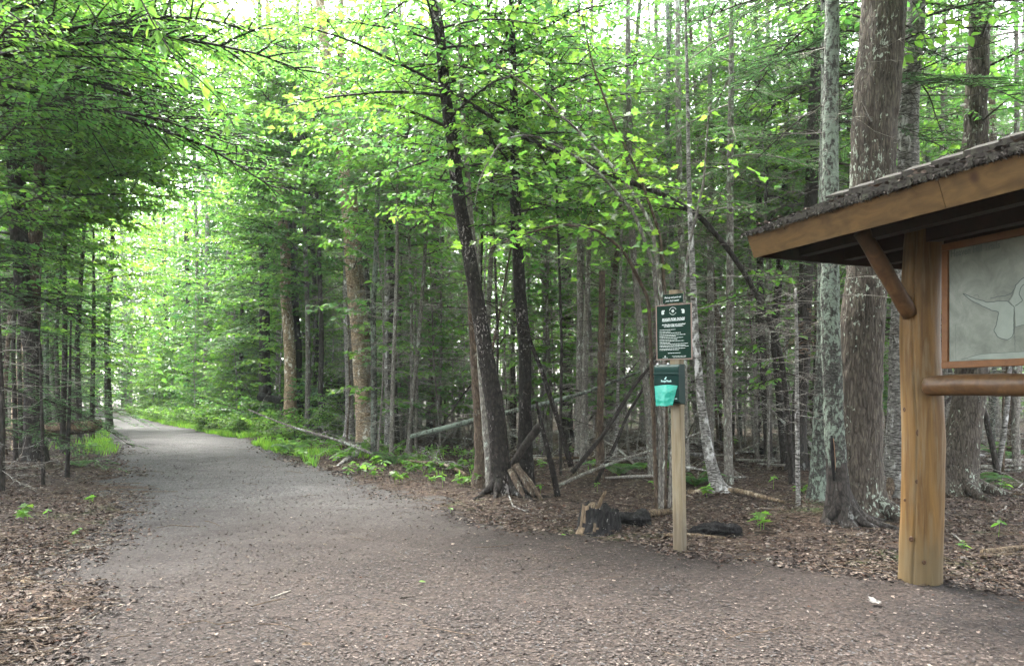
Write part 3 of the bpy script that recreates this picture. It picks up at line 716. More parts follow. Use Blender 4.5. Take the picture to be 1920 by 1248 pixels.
mb.add(V, [np.array([[0, 1, 2, 3], [7, 6, 5, 4], [0, 4, 5, 1], [1, 5, 6, 2], [2, 6, 7, 3], [3, 7, 4, 0]])]); bevel(obj('lid_lip', mb, DG, disp), .002)
for r in (-.10, .008):
    mb = MB(); V, f = tubes(np.array([[spt(r - .022, dn0 + dd - .03, Z1 - .006), spt(r - .022, dn0 + dd - .03, Z1 + .004), spt(r - .022, dn0 + dd - .03, Z1 + .009)]]), np.array([[.011, .011, .006]]), 12, True); mb.add(V, f)
    obj('rivet', mb, plain('grey_metal', (.35, .36, .36), .35, .5, .1), disp)
tb = MB(); nd_ = dn0 + dd + .0015
TEAL = plain('pale_teal_print', (.30, .48, .44), .5, .3, .1)
stext('Poopy Pouch', .026, -.022, Z1 - .172, bold=.0012, align='CENTER', width=.105, n=nd_)
tb.add([spt(-.022 + a * .001 - .006, nd_, Z1 - .142 + b * .001) for a, b in ((-14, -6), (-8, -5), (-2, -6), (6, -5), (5, 4), (10, 8), (14, 14), (8, 18), (3, 22), (0, 13), (-6, 6), (-11, 4))], [np.arange(12)[None]])
V = [spt(a, nd_, Z0 + .055 + b) for a, b in ((.062, -.004), (.088, -.004), (.088, .003), (.062, .003))]; tb.add(V, [np.array([[0, 1, 2, 3]])])
obj('lettering', tb, TEAL, disp)
mb = MB(); V, f = tubes(np.array([[spt(-.022 + .05 * math.cos(t), nd_ - .0045, Z1 - .197 + .012 * math.sin(t)) for t in np.linspace(PI, 0, 10)]]), np.full((1, 10), .006), 6); mb.add(V, f); obj('slot', mb, plain('black_slot', (.004, .006, .006), .6, .2, .1), disp)
# the bag hanging out of the slot
n1, n2 = 30, 34; q = np.linspace(0, 1, n1); p = np.linspace(0, 1, n2)
Pq, Qp = np.meshgrid(q, p)
lft = -.140 + .012 * Qp; rgt = .096 - .052 * Qp
rr_ = lft + (rgt - lft) * Pq
top = .012 * np.sin(PI * Pq * .95)
zz = Z1 - .212 + top * (1 - Qp) - Qp * (.193 - .014 * np.maximum(0, np.sin(Pq * 9)) * Pq)
nn2 = dd + .006 + .014 * np.sin(Pq * PI) * np.sin(np.minimum(1, Qp * 3) * PI / 2) + .006 * vn(Pq * 5, Qp * 3, 2) + .005 * np.sin(Pq * 11 + Qp * 2.5) * Qp + .003 * vn(Pq * 14, Qp * 12, 4)
V = np.array([spt(a - .0, dn0 + b, c_) for a, b, c_ in zip(rr_.ravel(), nn2.ravel(), zz.ravel())])
mb = MB(); mb.add(V, [gridq(n1, n2)])
bag = obj('waste_bag', mb, leafmat('teal_plastic', (.02, .34, .25), (.02, .36, .26), .02, .32, .3, .5, .0), smooth=True)
bag.modifiers.new('thickness', 'SOLIDIFY').thickness = .001
tag(bag, 'bright teal plastic bag hanging out of the green dispenser slot', 'bag')
# ------------------------------------------------------------------ trees
def seen(P, D=None, mx=330, up=230):                 # could the photograph, or one from a step aside, show this point
    d = max(P[1], .5)
    px = CX + F * P[0] / d; py = HZ - F * (P[2] - EYE) / d
    return -mx < px < 1920 + mx and py > -up
class Crown:
    def __init__(s): s.w, s.l = MB(), MB(); s.n = 0
    def bough(s, r, base, az, el, L, T=T_OVAL, leafmat=0, fork=0.0, leaves=True, k=4, **kw):
        P, R, TP, TR, lp, ld, nn, ss = bough(r, np.asarray(base, float), az, el, L, **kw)
        V, f = tubes(P[None], R[None], k); s.w.add(V, f)
        V, f = tubes(TP, TR, 3); s.w.add(V, f)
        if leaves: place(s.l, T, lp, ld, nn, ss, leafmat); s.n += len(lp)
    def dead(s, r, base, az, el, L, n2=4, r0=.006, droop=.2, hook=0.):
        t = np.linspace(0, 1, 6)
        d = np.array([math.cos(az) * math.cos(el), math.sin(az) * math.cos(el), math.sin(el)])
        P = base + d * L * t[:, None] + np.cumsum(r.normal(0, .03 * L, (6, 3)), 0) * t[:, None]
        P[:, 2] -= droop * L * t ** 2 - hook * L * t ** 4
        V, f = tubes(P[None], (r0 * (1 - .75 * t))[None], 4); s.w.add(V, f)
        if n2:
            tt = r.uniform(.2, .95, n2); b = np.stack([np.interp(tt, t, P[:, c]) for c in range(3)], 1)
            a = az + np.where(r.uniform(size=n2) > .5, 1, -1) * r.uniform(.5, 1.2, n2); l2 = L * r.uniform(.15, .5, n2) * (1.1 - .6 * tt)
            dd = np.stack([np.cos(a), np.sin(a), r.normal(-.1, .3, n2)], 1); q = np.linspace(0, 1, 4)
            TP = b[:, None] + dd[:, None] * (l2[:, None] * q)[:, :, None]; TP[:, 1:] += np.cumsum(r.normal(0, .03, (n2, 3, 3)) * l2[:, None, None], 1); TP[:, :, 2] -= .15 * l2[:, None] * q ** 2
            V, f = tubes(TP, r0 * .5 * (1 - .6 * q)[None] * np.ones((n2, 1)), 3); s.w.add(V, f)
            m = n2 * 2; ii = r.integers(0, n2, m); b3 = TP[ii, 2]; a3 = a[ii] + np.where(r.uniform(size=m) > .5, .8, -.8); l3 = l2[ii] * r.uniform(.2, .5, m)
            d3 = np.stack([np.cos(a3), np.sin(a3), r.normal(-.1, .35, m)], 1); q3 = np.linspace(0, 1, 3)
            V, f = tubes(b3[:, None] + d3[:, None] * (l3[:, None] * q3)[:, :, None], r0 * .3 * np.ones((m, 1)) * np.array([[1, .8, .5]]), 3); s.w.add(V, f)
    def done(s, root, wm, lms, wname='branches', lname='crown'):
        if s.w.n: obj(wname, s.w, wm, root, True)
        if s.l.n: obj(lname, s.l, lms, root)

DEC = dict(droop=.22, tw_sp=.125, tw_len=.48, tw_ang=.85, lf_sp=.052, lf_s=.115, lf_ang=.9, tilt=.65)
FARD = dict(droop=.2, tw_sp=.17, tw_len=.52, tw_ang=.85, lf_sp=.062, lf_s=.185, lf_ang=.9, tilt=.8)
CON = dict(droop=.32, tw_sp=.06, tw_len=.45, tw_ang=1.0, lf_sp=.024, lf_s=.07, lf_ang=.75, both=True, tilt=.4, wig=.03, flat=.06)
FARC = dict(droop=.32, tw_sp=.10, tw_len=.45, tw_ang=1.0, lf_sp=.042, lf_s=.14, lf_ang=.7, both=True, tilt=.5, wig=.03, flat=.07)
def big(D): return dict(lf_s=.42, lf_sp=.16, tw_sp=.30) if D > 84 else dict(lf_s=.24, lf_sp=.10, tw_sp=.22) if D > 45 else {}
def axis_at(P, R, z):
    return np.array([np.interp(z, P[:, 2], P[:, c]) for c in range(3)]), np.interp(z, P[:, 2], R)
def fill(cr, r, P, R, z0, z1, nb, L, kind='dec', T=None, mats=1, elr=(.1, .6), prof='round', az0=None, azs=PI, cull=True, **over):
    near = kind in ('dec', 'con')
    par = dict(DEC if kind == 'dec' else FARD if kind == 'fdec' else CON if kind == 'con' else FARC); par.update(over)
    T = T or (T_OVAL if kind == 'dec' else T_DIAM if kind == 'fdec' else T_NEED)
    for i in range(nb):
        t = (i + r.uniform(0, 1)) / nb; z = z0 + (z1 - z0) * t
        b, rr = axis_at(P, R, z)
        if cull and not seen(b): continue
        az = (i * 2.39996 + r.normal(0, .3)) if az0 is None else az0 + r.uniform(-azs, azs)
        l = L * ((1 - .75 * t) if prof == 'cone' else (.55 + .45 * math.sin(PI * min(1, t * 1.1 + .1))) ) * r.uniform(.65, 1.15)
        el = r.uniform(*elr) if prof != 'cone' else r.uniform(-.25, .15) + .5 * t
        cr.bough(r, b, az, el, l, T, int(r.integers(0, mats)), **par)
def deadfill(cr, r, P, R, z0, z1, nb, L, r0=.006, n2=4, cull=True, droop=.2, hook=.1, elr=(-.2, .3), az0=None, azs=PI):
    for i in range(nb):
        z = r.uniform(z0, z1); b, rr = axis_at(P, R, z)
        if cull and not seen(b): continue
        az = r.uniform(-PI, PI) if az0 is None else az0 + r.uniform(-azs, azs)
        cr.dead(r, b, az, r.uniform(*elr), L * r.uniform(.35, 1.1), n2, r0 * r.uniform(.7, 1.2), droop * r.uniform(.3, 1.5), hook * r.uniform(0, 2))
def pixtrunk(pts, D, H=None, sink=.06, dD=0.0):
    """pts: (px, py, width in px) from the base up, standing at distance D (leaning dD metres away over its length)"""
    out = []
    for i, (px, py, w) in enumerate(pts):
        d = D + dD * i / max(1, len(pts) - 1)
        p = W(px, py, d); out.append([*p, w / 2 / F * d])
    out = np.array(out)
    g = float(gh(out[0, 0], out[0, 1])); out[0, 2] = g - sink
    if H and out[-1, 2] < H:
        a, b = out[-2], out[-1]; k = (H - b[2]) / max(.3, b[2] - a[2])
        e = b + (b - a) * k * np.array([.6, .6, 1, 0]); e[2] = H; e[3] = b[3] * .45
        out = np.vstack([out, e])
    return out
def spread_roots(root, P, R, bk, azs, L, r0, seed=0):
    r = np.random.default_rng(500 + seed); b = P[0]; R0 = axis_at(P, R, b[2] + .35)[1]
    for az, l in zip(azs, L):
        q = []
        for d_, z_, k_ in ((.35, .34, 1.0), (.95, .17, 1.0), (1.5, .085, .85), (2.2, .045, .7), (3.2, .02, .5), (4.4, -.01, .3)):
            d2 = R0 * d_ if d_ < 1.6 else R0 * 1.5 + (l - R0 * 1.5) * (d_ - 1.5) / 2.9
            x, y = b[0] + math.cos(az) * d2 - math.sin(az) * .04 * d_, b[1] + math.sin(az) * d2 + math.cos(az) * .04 * d_ * math.sin(d_ * 2)
            q.append([x, y, float(gh(x, y)) + z_, r0 * k_])
        mb = MB(); trunk_mesh(mb, np.array(q), 12, .03, .10, 0, seed=int(az * 10) + seed); obj('root', mb, M[bk], root, True)
FEAT = []                                            # (px at eye level, short name) for telling background trees apart
def feature(name, label, cat, pts, D, bk, H=None, seg=14, rough=.06, flare=.45, ridge=0., seed=None, group=None, step=None, dD=0., nroots=5, freq=9., short=None, roots=None, part='trunk', foot=None):
    PR = pixtrunk(pts, D, H, dD=dD)
    root = thing(name, (PR[0, 0], PR[0, 1], PR[0, 2] + .06), label, cat, group)
    mb = MB(); seed = seed if seed is not None else len(FEAT) * 3 + 1
    P, R = trunk_mesh(mb, PR, seg, step or max(.03, D * .006), rough, flare, nroots, seed, freq, ridge, foot=foot)
    obj(part, mb, [M[bk], M['dark']], root, True)
    if short: FEAT.append((pts[min(1, len(pts) - 1)][0], short))
    return root, P, R, np.random.default_rng(seed * 17 + 5)
def second(root, pts, D, bk, H=None, seg=12, rough=.06, flare=.3, seed=9, dD=0., ridge=0., freq=9., step=None):
    PR = pixtrunk(pts, D, H, dD=dD)
    mb = MB(); P, R = trunk_mesh(mb, PR, seg, step or max(.03, D * .006), rough, flare, 5, seed, freq, ridge); obj('trunk', mb, M[bk], root, True)
    return P, R

# ---- left of the path
root, P, R, r = feature('fir_tree', 'dark forked fir trunk with bare drooping lower twigs left of the path', 'tree', [(62, 862, 36), (64, 760, 31), (52, 600, 30), (40, 450, 30), (30, 320, 28), (14, 160, 26), (6, 60, 24)], 15.5, 'dark', 11.5, 18, .09, short='forked fir')
P2, R2 = second(root, [(60, 640, 24), (64, 480, 22), (72, 330, 20), (82, 200, 18), (92, 60, 15)], 15.6, 'brown', 11.5, seed=77)
c = Crown()
deadfill(c, r, P, R, .7, 6.5, 62, 1.9, .009, 6, droop=.3, hook=.2)
fill(c, r, P, R, 3.6, 11, 26, 2.2, 'con', prof='cone', elr=(-.2, .2))
fill(c, r, P2, R2, 3.6, 10.5, 18, 1.8, 'con', prof='cone')
c.done(root, M['dtwig'], [M['needle']])
root, P, R, r = feature('birch_tree', 'tan brown trunk standing just behind the forked fir', 'tree', [(36, 800, 27), (38, 720, 26), (52, 560, 22), (66, 380, 19), (96, 200, 15), (104, 60, 12)], 21, 'ybirch', 14, 14, short='tan trunk')
c = Crown(); fill(c, r, P, R, 4.5, 14, 34, 2.8, 'fdec', mats=2); c.done(root, M['dtwig'], [M['mid'], M['deep']])
for i, (px, D, H, lab, z0, L, nb, w) in enumerate((
        (118, 20, 8.5, 'feathery young hemlock with dark trunk beside the log end', .9, 1.7, 40, 11),
        (172, 27, 8.0, 'soft green hemlock standing nearest the bend of the path', .7, 1.8, 52, 9),
        (-10, 13, 9, 'dim hemlock at the left margin with spreading lower boughs', .9, 2.0, 36, 14),
        (96, 31, 11, 'tall shaded hemlock behind the feathery young hemlock', .9, 2.2, 44, 13),
        )):
    base = gD_y = HZ + EYE * F / D
    root, P, R, r = feature('hemlock_tree', lab, 'tree', [(px, base, w), (px + 4, 600, w * .8), (px + 3, HZ - (H - 1.5) * F / D, 3)], D, 'dark', None, 10, .05, seed=100 + i)
    c = Crown(); deadfill(c, r, P, R, .5, 2.6, 18, 1.1, .005, 4)
    fill(c, r, P, R, z0, H - .1, nb, L, 'con' if D < 22 else 'fcon', prof='cone'); c.done(root, M['dtwig'], [M['needle2']])
for i, (px, D, H, z0, nb, L, lm, lab, w) in enumerate((
        (205, 36, 17, 2.5, 40, 3.3, ('mid', 'bright'), 'leafy maple leaning over the left side of the path bend', 13),
        (150, 25, 13, 2.2, 38, 2.7, ('bright', 'yellow'), 'shaded broadleaf tree behind the young hemlocks left of the path', 11),
        (70, 17.5, 11.5, 3.0, 36, 2.7, ('bright', 'mid'), 'broadleaf tree with low hanging leaves beside the forked fir', 11),
        (-70, 13, 10, 3.0, 30, 2.6, ('bright', 'mid'), 'broadleaf tree reaching in from the left margin', 13),
        (10, 29, 16, 1.5, 40, 3.0, ('bright', 'mid'), 'bright broadleaf tree deep in the woods behind the forked fir', 12),
        (140, 46, 13, 1.0, 40, 3.4, ('mid', 'bright'), 'farthest broadleaf tree on the left bank of the path', 12),
        (-40, 42, 17, 1.0, 40, 3.6, ('bright', 'mid'), 'tall bright tree far back at the left margin', 14),
        (30, 16.5, 11, 5.0, 24, 3.8, ('bright', 'yellow'), 'broadleaf tree stretching its leaf layers right over the path', 9),
        (-50, 12.5, 10, 6.3, 14, 5.2, ('bright', 'mid'), 'maple at the left margin stretching its highest boughs far over the path', 9),
        (40, 19, 13, 7.2, 20, 5.4, ('bright', 'mid'), 'tall maple stretching long thin boughs over the path', 9),
        (110, 23, 15, 7.2, 24, 4.2, ('bright', 'mid'), 'tall broadleaf tree stretching high over the path', 9),
        (85, 34, 19, 9.0, 22, 4.2, ('bright', 'mid'), 'taller tree farther back stretching over the path', 9),
        (60, 55, 22, 1.0, 50, 4.2, ('bright', 'mid'), 'tall bright crown far behind the tan trunk', 10),
        (128, 62, 17, .8, 50, 4.2, ('bright', 'yellow'), 'pale tree beyond the shaded hemlocks on the left bank', 10),
        (140, 78, 15, .6, 46, 4.2, ('bright', 'mid'), 'last tree on the left bank before the path bends out of sight', 9))):
    root, P, R, r = feature('maple_tree', lab, 'tree', [(px, HZ + EYE * F / D, w), (px - 5, 640, w * .8), (px + 8, 420, w * .6), (px + 4, 250, w * .5)], D, 'dark', H, 10, .05, seed=130 + i)
    c = Crown(); fill(c, r, P, R, z0, H * .98, int(nb * 1.25), L * 1.1, 'fdec' if D > 16 else 'dec', mats=2, **big(D), **(dict(az0=.1, azs=1.1) if 'over the path' in lab else {})); c.done(root, M['dtwig'], [M[lm[0]], M[lm[1]]])
for i, (pts, D, lab) in enumerate((([(81, 916, 7), (80, 830, 6), (76, 700, 4), (74, 610, 2)], 12.3, 'thin dead black sapling stem in front of the forked fir'),
                                   ([(125, 900, 9), (128, 810, 7), (131, 720, 5), (133, 600, 3)], 13.5, 'thin dark sapling stem in front of the fallen log'),
                                   ([(2, 890, 12), (4, 760, 10), (-4, 560, 6)], 11.5, 'dead fir sapling at the left margin with tangled pale curling twigs'))):
    root, P, R, r = feature('sapling', lab, 'sapling', pts, D, 'dark', None, 8, .05, .5, seed=150 + i)
    c = Crown(); deadfill(c, r, P, R, .3 if i == 2 else .8, P[-1, 2], 46 if i == 2 else 14, 1.3 if i == 2 else .8, .006, 6, hook=.45, droop=.35)
    if i == 1: fill(c, r, P, R, 1.0, P[-1, 2], 20, .8, 'con', prof='cone')
    c.done(root, M['twig'] if i == 2 else M['dtwig'], [M['needle2']])

# ---- middle
c0 = []
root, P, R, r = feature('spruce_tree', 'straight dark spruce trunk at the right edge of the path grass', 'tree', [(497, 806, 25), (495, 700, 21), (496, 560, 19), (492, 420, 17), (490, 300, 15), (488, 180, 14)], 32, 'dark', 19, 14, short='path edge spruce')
c = Crown(); deadfill(c, r, P, R, .4, 7, 36, 2.2, .012, 4); fill(c, r, P, R, 3, 10, 30, 2.6, 'fcon', elr=(-.3, .1), prof='round'); c.done(root, M['dtwig'], [M['needle2']])
root, P, R, r = feature('birch_tree', 'tan birch pair with crossing dark trunks left of the big double birch', 'tree', [(546, 812, 26), (544, 700, 22), (537, 560, 20), (532, 440, 18), (522, 330, 16), (512, 210, 14), (505, 90, 11)], 28.5, 'ybirch', 18, 16, short='tan birch pair')
P2, R2 = second(root, [(562, 800, 20), (556, 680, 19), (548, 500, 17), (538, 380, 15), (540, 260, 12), (552, 130, 9)], 28.9, 'dark', 18, seed=31)
c = Crown(); fill(c, r, P, R, 4.5, 17, 36, 3.0, 'fdec', mats=2); fill(c, r, P2, R2, 4, 17, 30, 3.0, 'fdec', mats=2); c.done(root, M['dtwig'], [M['bright'], M['mid']])
root, P, R, r = feature('yellow_birch', 'large multi stemmed birch with tan peeling bark and exposed pale roots', 'tree', [(684, 834, 35.0), (680, 780, 27.4), (671, 650, 25.8), (660, 500, 24.3), (652, 400, 23.6), (640, 280, 22.8), (622, 160, 20.5), (606, 60, 18.2)], 23, 'ybirch', 17, 22, .05, .6, short='big tan birch', freq=7)
P2, R2 = second(root, [(655, 832, 19.8), (655, 760, 15.2), (652, 600, 14.4), (650, 450, 12.9)], 23.3, 'pbirch', None, seed=33, flare=.8)
P3, R3 = second(root, [(697, 826, 18.2), (694, 740, 16.7), (682, 600, 16.0), (668, 440, 15.2), (655, 300, 14.4), (640, 180, 12.9), (640, 60, 11.4)], 23.5, 'ybirch', 17, seed=34)
for i, pts in enumerate(([(672, 838, 11.4), (652, 848, 9.1), (640, 856, 6.8), (628, 862, 3.0)], [(676, 842, 12.2), (662, 856, 9.9), (646, 866, 7.6), (632, 872, 3.0)])):
    q = np.array([[(a - CX) / F * gD(b + 6), gD(b + 6), gh((a - CX) / F * gD(b + 6), gD(b + 6)) + .06 * (3 - k) / 3, w_ / 2 / F * 22] for k, (a, b, w_) in enumerate(pts)])
    mb = MB(); trunk_mesh(mb, q, 10, .08, .08, 0, seed=5 + i); obj('root', mb, M['pbirch'], root, True)
c = Crown(); fill(c, r, P, R, 4.6, 15, 36, 3.0, 'fdec', mats=2); fill(c, r, P3, R3, 6, 16, 26, 3.0, 'fdec', mats=2); deadfill(c, r, P3, R3, 2, 6, 22, 1.6, .009, 4); c.done(root, M['dtwig'], [M['bright'], M['mid']])
root, P, R, r = feature('aspen_tree', 'slim trunk with mossy dark base and smooth pale grey top', 'tree', [(737, 832, 23), (735, 700, 20), (731, 500, 17), (729, 400, 17)], 21.5, 'dark', None, 12, short='slim grey topped trunk')
P2, R2 = second(root, [(729, 404, 17), (727, 300, 16), (724, 150, 15), (722, 0, 13)], 21.5, 'pbirch', 16, seed=44, flare=0)
c = Crown(); deadfill(c, r, P, R, 2, 6.5, 26, 1.8, .008, 4); fill(c, r, P2, R2, 9, 15, 20, 2.4, 'fdec'); c.done(root, M['twig'], [M['mid']])
root, P, R, r = feature('spruce_tree', 'broad nearly black spruce trunk behind the leaning cherry', 'tree', [(815, 800, 30), (815, 700, 28), (819, 560, 27), (820, 400, 25), (818, 250, 24), (814, 120, 21)], 27, 'dark', 19, 14, short='black spruce')
c = Crown(); deadfill(c, r, P, R, 3, 12, 60, 2.6, .010, 4, elr=(-.3, .35)); fill(c, r, P, R, 8.5, 18, 26, 2.6, 'fcon', prof='cone'); c.done(root, M['twig'], [M['needle']])
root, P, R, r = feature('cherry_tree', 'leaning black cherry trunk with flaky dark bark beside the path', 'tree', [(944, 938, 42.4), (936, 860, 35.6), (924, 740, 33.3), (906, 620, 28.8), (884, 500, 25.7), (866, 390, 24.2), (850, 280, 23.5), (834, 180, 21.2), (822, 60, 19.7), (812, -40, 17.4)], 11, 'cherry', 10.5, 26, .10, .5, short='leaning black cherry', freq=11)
spread_roots(root, P, R, 'dark', (-1.0, -2.2, -.2, -2.9), (.6, .45, .7, .5), .065, 3)
c = Crown(); fill(c, r, P, R, 3.9, 9.5, 34, 2.2, 'dec', mats=2, elr=(-.1, .5)); deadfill(c, r, P, R, 2.2, 4.5, 10, 1.6, .009, 5); c.done(root, M['dtwig'], [M['bright'], M['mid']])
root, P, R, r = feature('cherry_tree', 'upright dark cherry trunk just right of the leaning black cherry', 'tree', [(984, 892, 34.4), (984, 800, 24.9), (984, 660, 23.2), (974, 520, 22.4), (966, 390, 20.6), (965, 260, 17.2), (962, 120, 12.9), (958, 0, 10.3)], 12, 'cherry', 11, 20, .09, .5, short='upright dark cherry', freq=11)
c = Crown(); fill(c, r, P, R, 3.9, 10, 36, 2.3, 'dec', mats=2, elr=(-.15, .45)); c.done(root, M['dtwig'], [M['mid'], M['bright']])
root, P, R, r = feature('broken_trunk', 'thinner dead trunk broken at its rotten base behind the leaning cherry', 'dead tree', [(906, 905, 40), (904, 850, 33), (897, 760, 24), (890, 650, 20), (884, 520, 16), (880, 420, 12)], 12.2, 'brown', None, 16, .12, .3, short='rotten based trunk')
c = Crown(); deadfill(c, r, P, R, 1.2, 3.8, 24, 1.2, .007, 4); c.done(root, M['twig'], [M['needle']])
root, P, R, r = feature('cherry_tree', 'slim grey stem pressed against the left side of the leaning cherry', 'tree', [(926, 918, 22), (914, 800, 17), (903, 690, 15), (896, 560, 13), (884, 420, 11), (868, 200, 9)], 11.5, 'grey', 8, 12)
root, P, R, r = feature('spruce_tree', 'dark spruce trunk well back between the cherry and the dead snag', 'tree', [(1064, 760, 26), (1063, 690, 22), (1064, 550, 20), (1063, 430, 19), (1062, 280, 17), (1060, 120, 14)], 25, 'dark', 17, 12, short='far dark spruce')
c = Crown(); deadfill(c, r, P, R, 1.5, 11, 80, 2.2, .009, 5, elr=(-.35, .25)); fill(c, r, P, R, 7.5, 16, 26, 2.4, 'fcon', prof='cone'); c.done(root, M['dtwig'], [M['needle']])
root, P, R, r = feature('dead_snag', 'knobbly dead snag snapped off left of the sign post', 'dead tree', [(1126, 898, 17), (1126, 800, 14), (1127, 680, 14), (1128, 580, 13), (1129, 508, 12)], 13, 'brown', None, 12, .16, .4, short='snapped snag')
c = Crown(); deadfill(c, r, P, R, .8, 3.6, 40, .8, .008, 4, elr=(-.3, .5)); c.done(root, M['dtwig'], [M['needle']])
for (nm, lab, pts, D, bk, z0, nb, L) in (
        ('fir_tree', 'slender fir stem rising behind the left edge of the dog rules sign', [(1222, 880, 14), (1216, 760, 13), (1200, 620, 12), (1186, 460, 12), (1180, 300, 12), (1179, 160, 11), (1178, 40, 9)], 13.5, 'grey', 4.2, 22, 1.5),
        ('fir_tree', 'slender fir stem rising straight above the sign post top', [(1288, 870, 12), (1282, 640, 12), (1276, 420, 12), (1273, 240, 11), (1271, 60, 9)], 14.5, 'grey', 4.4, 24, 1.6),
        ('fir_tree', 'lichen spotted fir stem right of the dog rules sign', [(1366, 905, 17), (1366, 760, 15), (1368, 560, 14), (1369, 380, 13), (1371, 200, 11), (1372, 60, 9)], 12.5, 'grey', 4.3, 26, 1.7)):
    root, P, R, r = feature(nm, lab, 'tree', pts, D, bk, 10.5, 12, .07, short=None)
    c = Crown(); deadfill(c, r, P, R, 1.2, 5.5, 44, 1.4, .006, 5, droop=.15); fill(c, r, P, R, z0, 10, nb, L, 'con', elr=(-.35, .1), prof='round'); c.done(root, M['twig'], [M['needle2'], M['needle']])
FEAT.append((1262, 'sign post'))
root, P, R, r = feature('birch_tree', 'pale leaning birch stem right of the sign post with swollen base', 'tree', [(1356, 958, 34), (1348, 920, 23), (1330, 850, 19), (1316, 760, 16), (1304, 640, 13), (1298, 500, 11), (1292, 330, 8)], 10.6, 'pbirch', 8, 14, .06, .7, short=None)
c = Crown(); deadfill(c, r, P, R, 1.5, 4.5, 22, 1.2, .006, 4); c.done(root, M['twig'], [M['needle']])
# the bent-over tree that arches across the view
arch = [(1486, 880, 11.1), (1476, 760, 9.8), (1462, 660, 9.8), (1438, 590, 9.1), (1402, 520, 9.1), (1362, 462, 9.1), (1310, 404, 9.1), (1240, 364, 9.1), (1160, 334, 8.3), (1080, 300, 8.3), (1000, 268, 7.6), (940, 232, 7.0), (870, 186, 5.6), (790, 140, 4.8), (700, 96, 4.2), (640, 70, 2.8), (570, 50, 2.1)]
PR = pixtrunk(arch, 12.5, None); PR[:, 1] -= np.linspace(0, 2.2, len(PR)); sc_ = PR[:, 1] / 12.5; PR[1:, 0] *= sc_[1:]; PR[1:, 2] = EYE + (PR[1:, 2] - EYE) * sc_[1:]; PR[0, 2] = gh(PR[0, 0], PR[0, 1]) - .05
root = thing('bent_tree', (PR[0, 0], PR[0, 1], PR[0, 2]), 'mossy tree bent over into a long arch above the sign post', 'tree')
mb = MB(); P, R = trunk_mesh(mb, PR, 12, .06, .12, .3, seed=61); obj('trunk', mb, M['dark'], root, True)
r = np.random.default_rng(61); c = Crown()
for i in range(30):
    k = int(len(P) * r.uniform(.42, .99)); az = r.uniform(-PI, PI)
    if i % 3: c.bough(r, P[k], az, r.uniform(-.1, .5), r.uniform(.7, 1.5), T_MAPLE, int(r.integers(0, 2)), **{**DEC, 'lf_s': .10, 'lf_sp': .10})
    else: c.dead(r, P[k], az, r.uniform(.1, 1.1), r.uniform(.6, 1.6), 5, .007)
for i in range(26):
    k = int(len(P) * r.uniform(.08, .42)); c.dead(r, P[k], r.uniform(-PI, PI), r.uniform(-.3, .9), r.uniform(.4, 1.3), 5, .007, hook=.3)
for i in range(9):
    k = int(len(P) * r.uniform(.16, .34)); c.bough(r, P[k], r.uniform(-PI, PI), r.uniform(-.4, .2), r.uniform(.6, 1.2), T_OVAL, 0, **DEC)
c.done(root, M['dtwig'], [M['bright'], M['yellow']])
# arching maple saplings whose leaves hang in front of the cherries
root = thing('maple_sapling', ((1240 - CX) / F * 9.6, 9.6, 0), 'clump of thin arching maple stems with broad leaves hanging before the cherries', 'sapling')
r = np.random.default_rng(71); c = Crown()
stems = ([(1238, 884, 9), (1236, 640, 8), (1226, 500, 7), (1190, 400, 6), (1130, 330, 5), (1060, 280, 4), (990, 250, 3), (940, 262, 3), (900, 330, 2), (890, 380, 1)],
         [(1246, 884, 8), (1250, 600, 7), (1238, 440, 6), (1200, 330, 5), (1150, 230, 4), (1110, 120, 3), (1090, 20, 2)],
         [(1254, 886, 8), (1270, 620, 7), (1290, 470, 5), (1320, 340, 4), (1330, 200, 3)],
         [(1232, 884, 9), (1216, 560, 7), (1170, 470, 6), (1120, 430, 5), (1050, 420, 4), (980, 440, 3), (910, 470, 2)],
         [(1242, 884, 9), (1246, 600, 8), (1222, 420, 7), (1166, 330, 6), (1090, 250, 5), (1000, 170, 4), (930, 120, 3)])
for i, st in enumerate(stems):
    PR = pixtrunk(st, 9.6, None); k = np.linspace(0, 1, len(PR)); d = 9.6 - (1.2 if i in (0, 3) else .4) * k; PR[:, 0] *= d / 9.6; PR[:, 1] = d; PR[1:, 2] = EYE + (PR[1:, 2] - EYE) * d[1:] / 9.6; PR[:, 3] = np.maximum(PR[:, 3], .003)
    mb = MB(); P, R = trunk_mesh(mb, PR, 8, .08, .05, 0, seed=62 + i); obj('stem', mb, M['brown' if i % 2 else 'grey'], root, True)
    for j in range(17 if i in (0, 3, 4) else 8):
        q = int((len(P) - 1) * r.uniform(.55, 1)); c.bough(r, P[q], r.uniform(-PI, PI), r.uniform(-.35, .35), r.uniform(.35, .8), T_MAPLE, int(r.integers(0, 2)), **{**DEC, 'lf_s': .115, 'lf_sp': .085, 'tw_sp': .2, 'droop': .3, 'lf_ang': .7})
c.done(root, M['dtwig'], [M['bright'], M['yellow']])

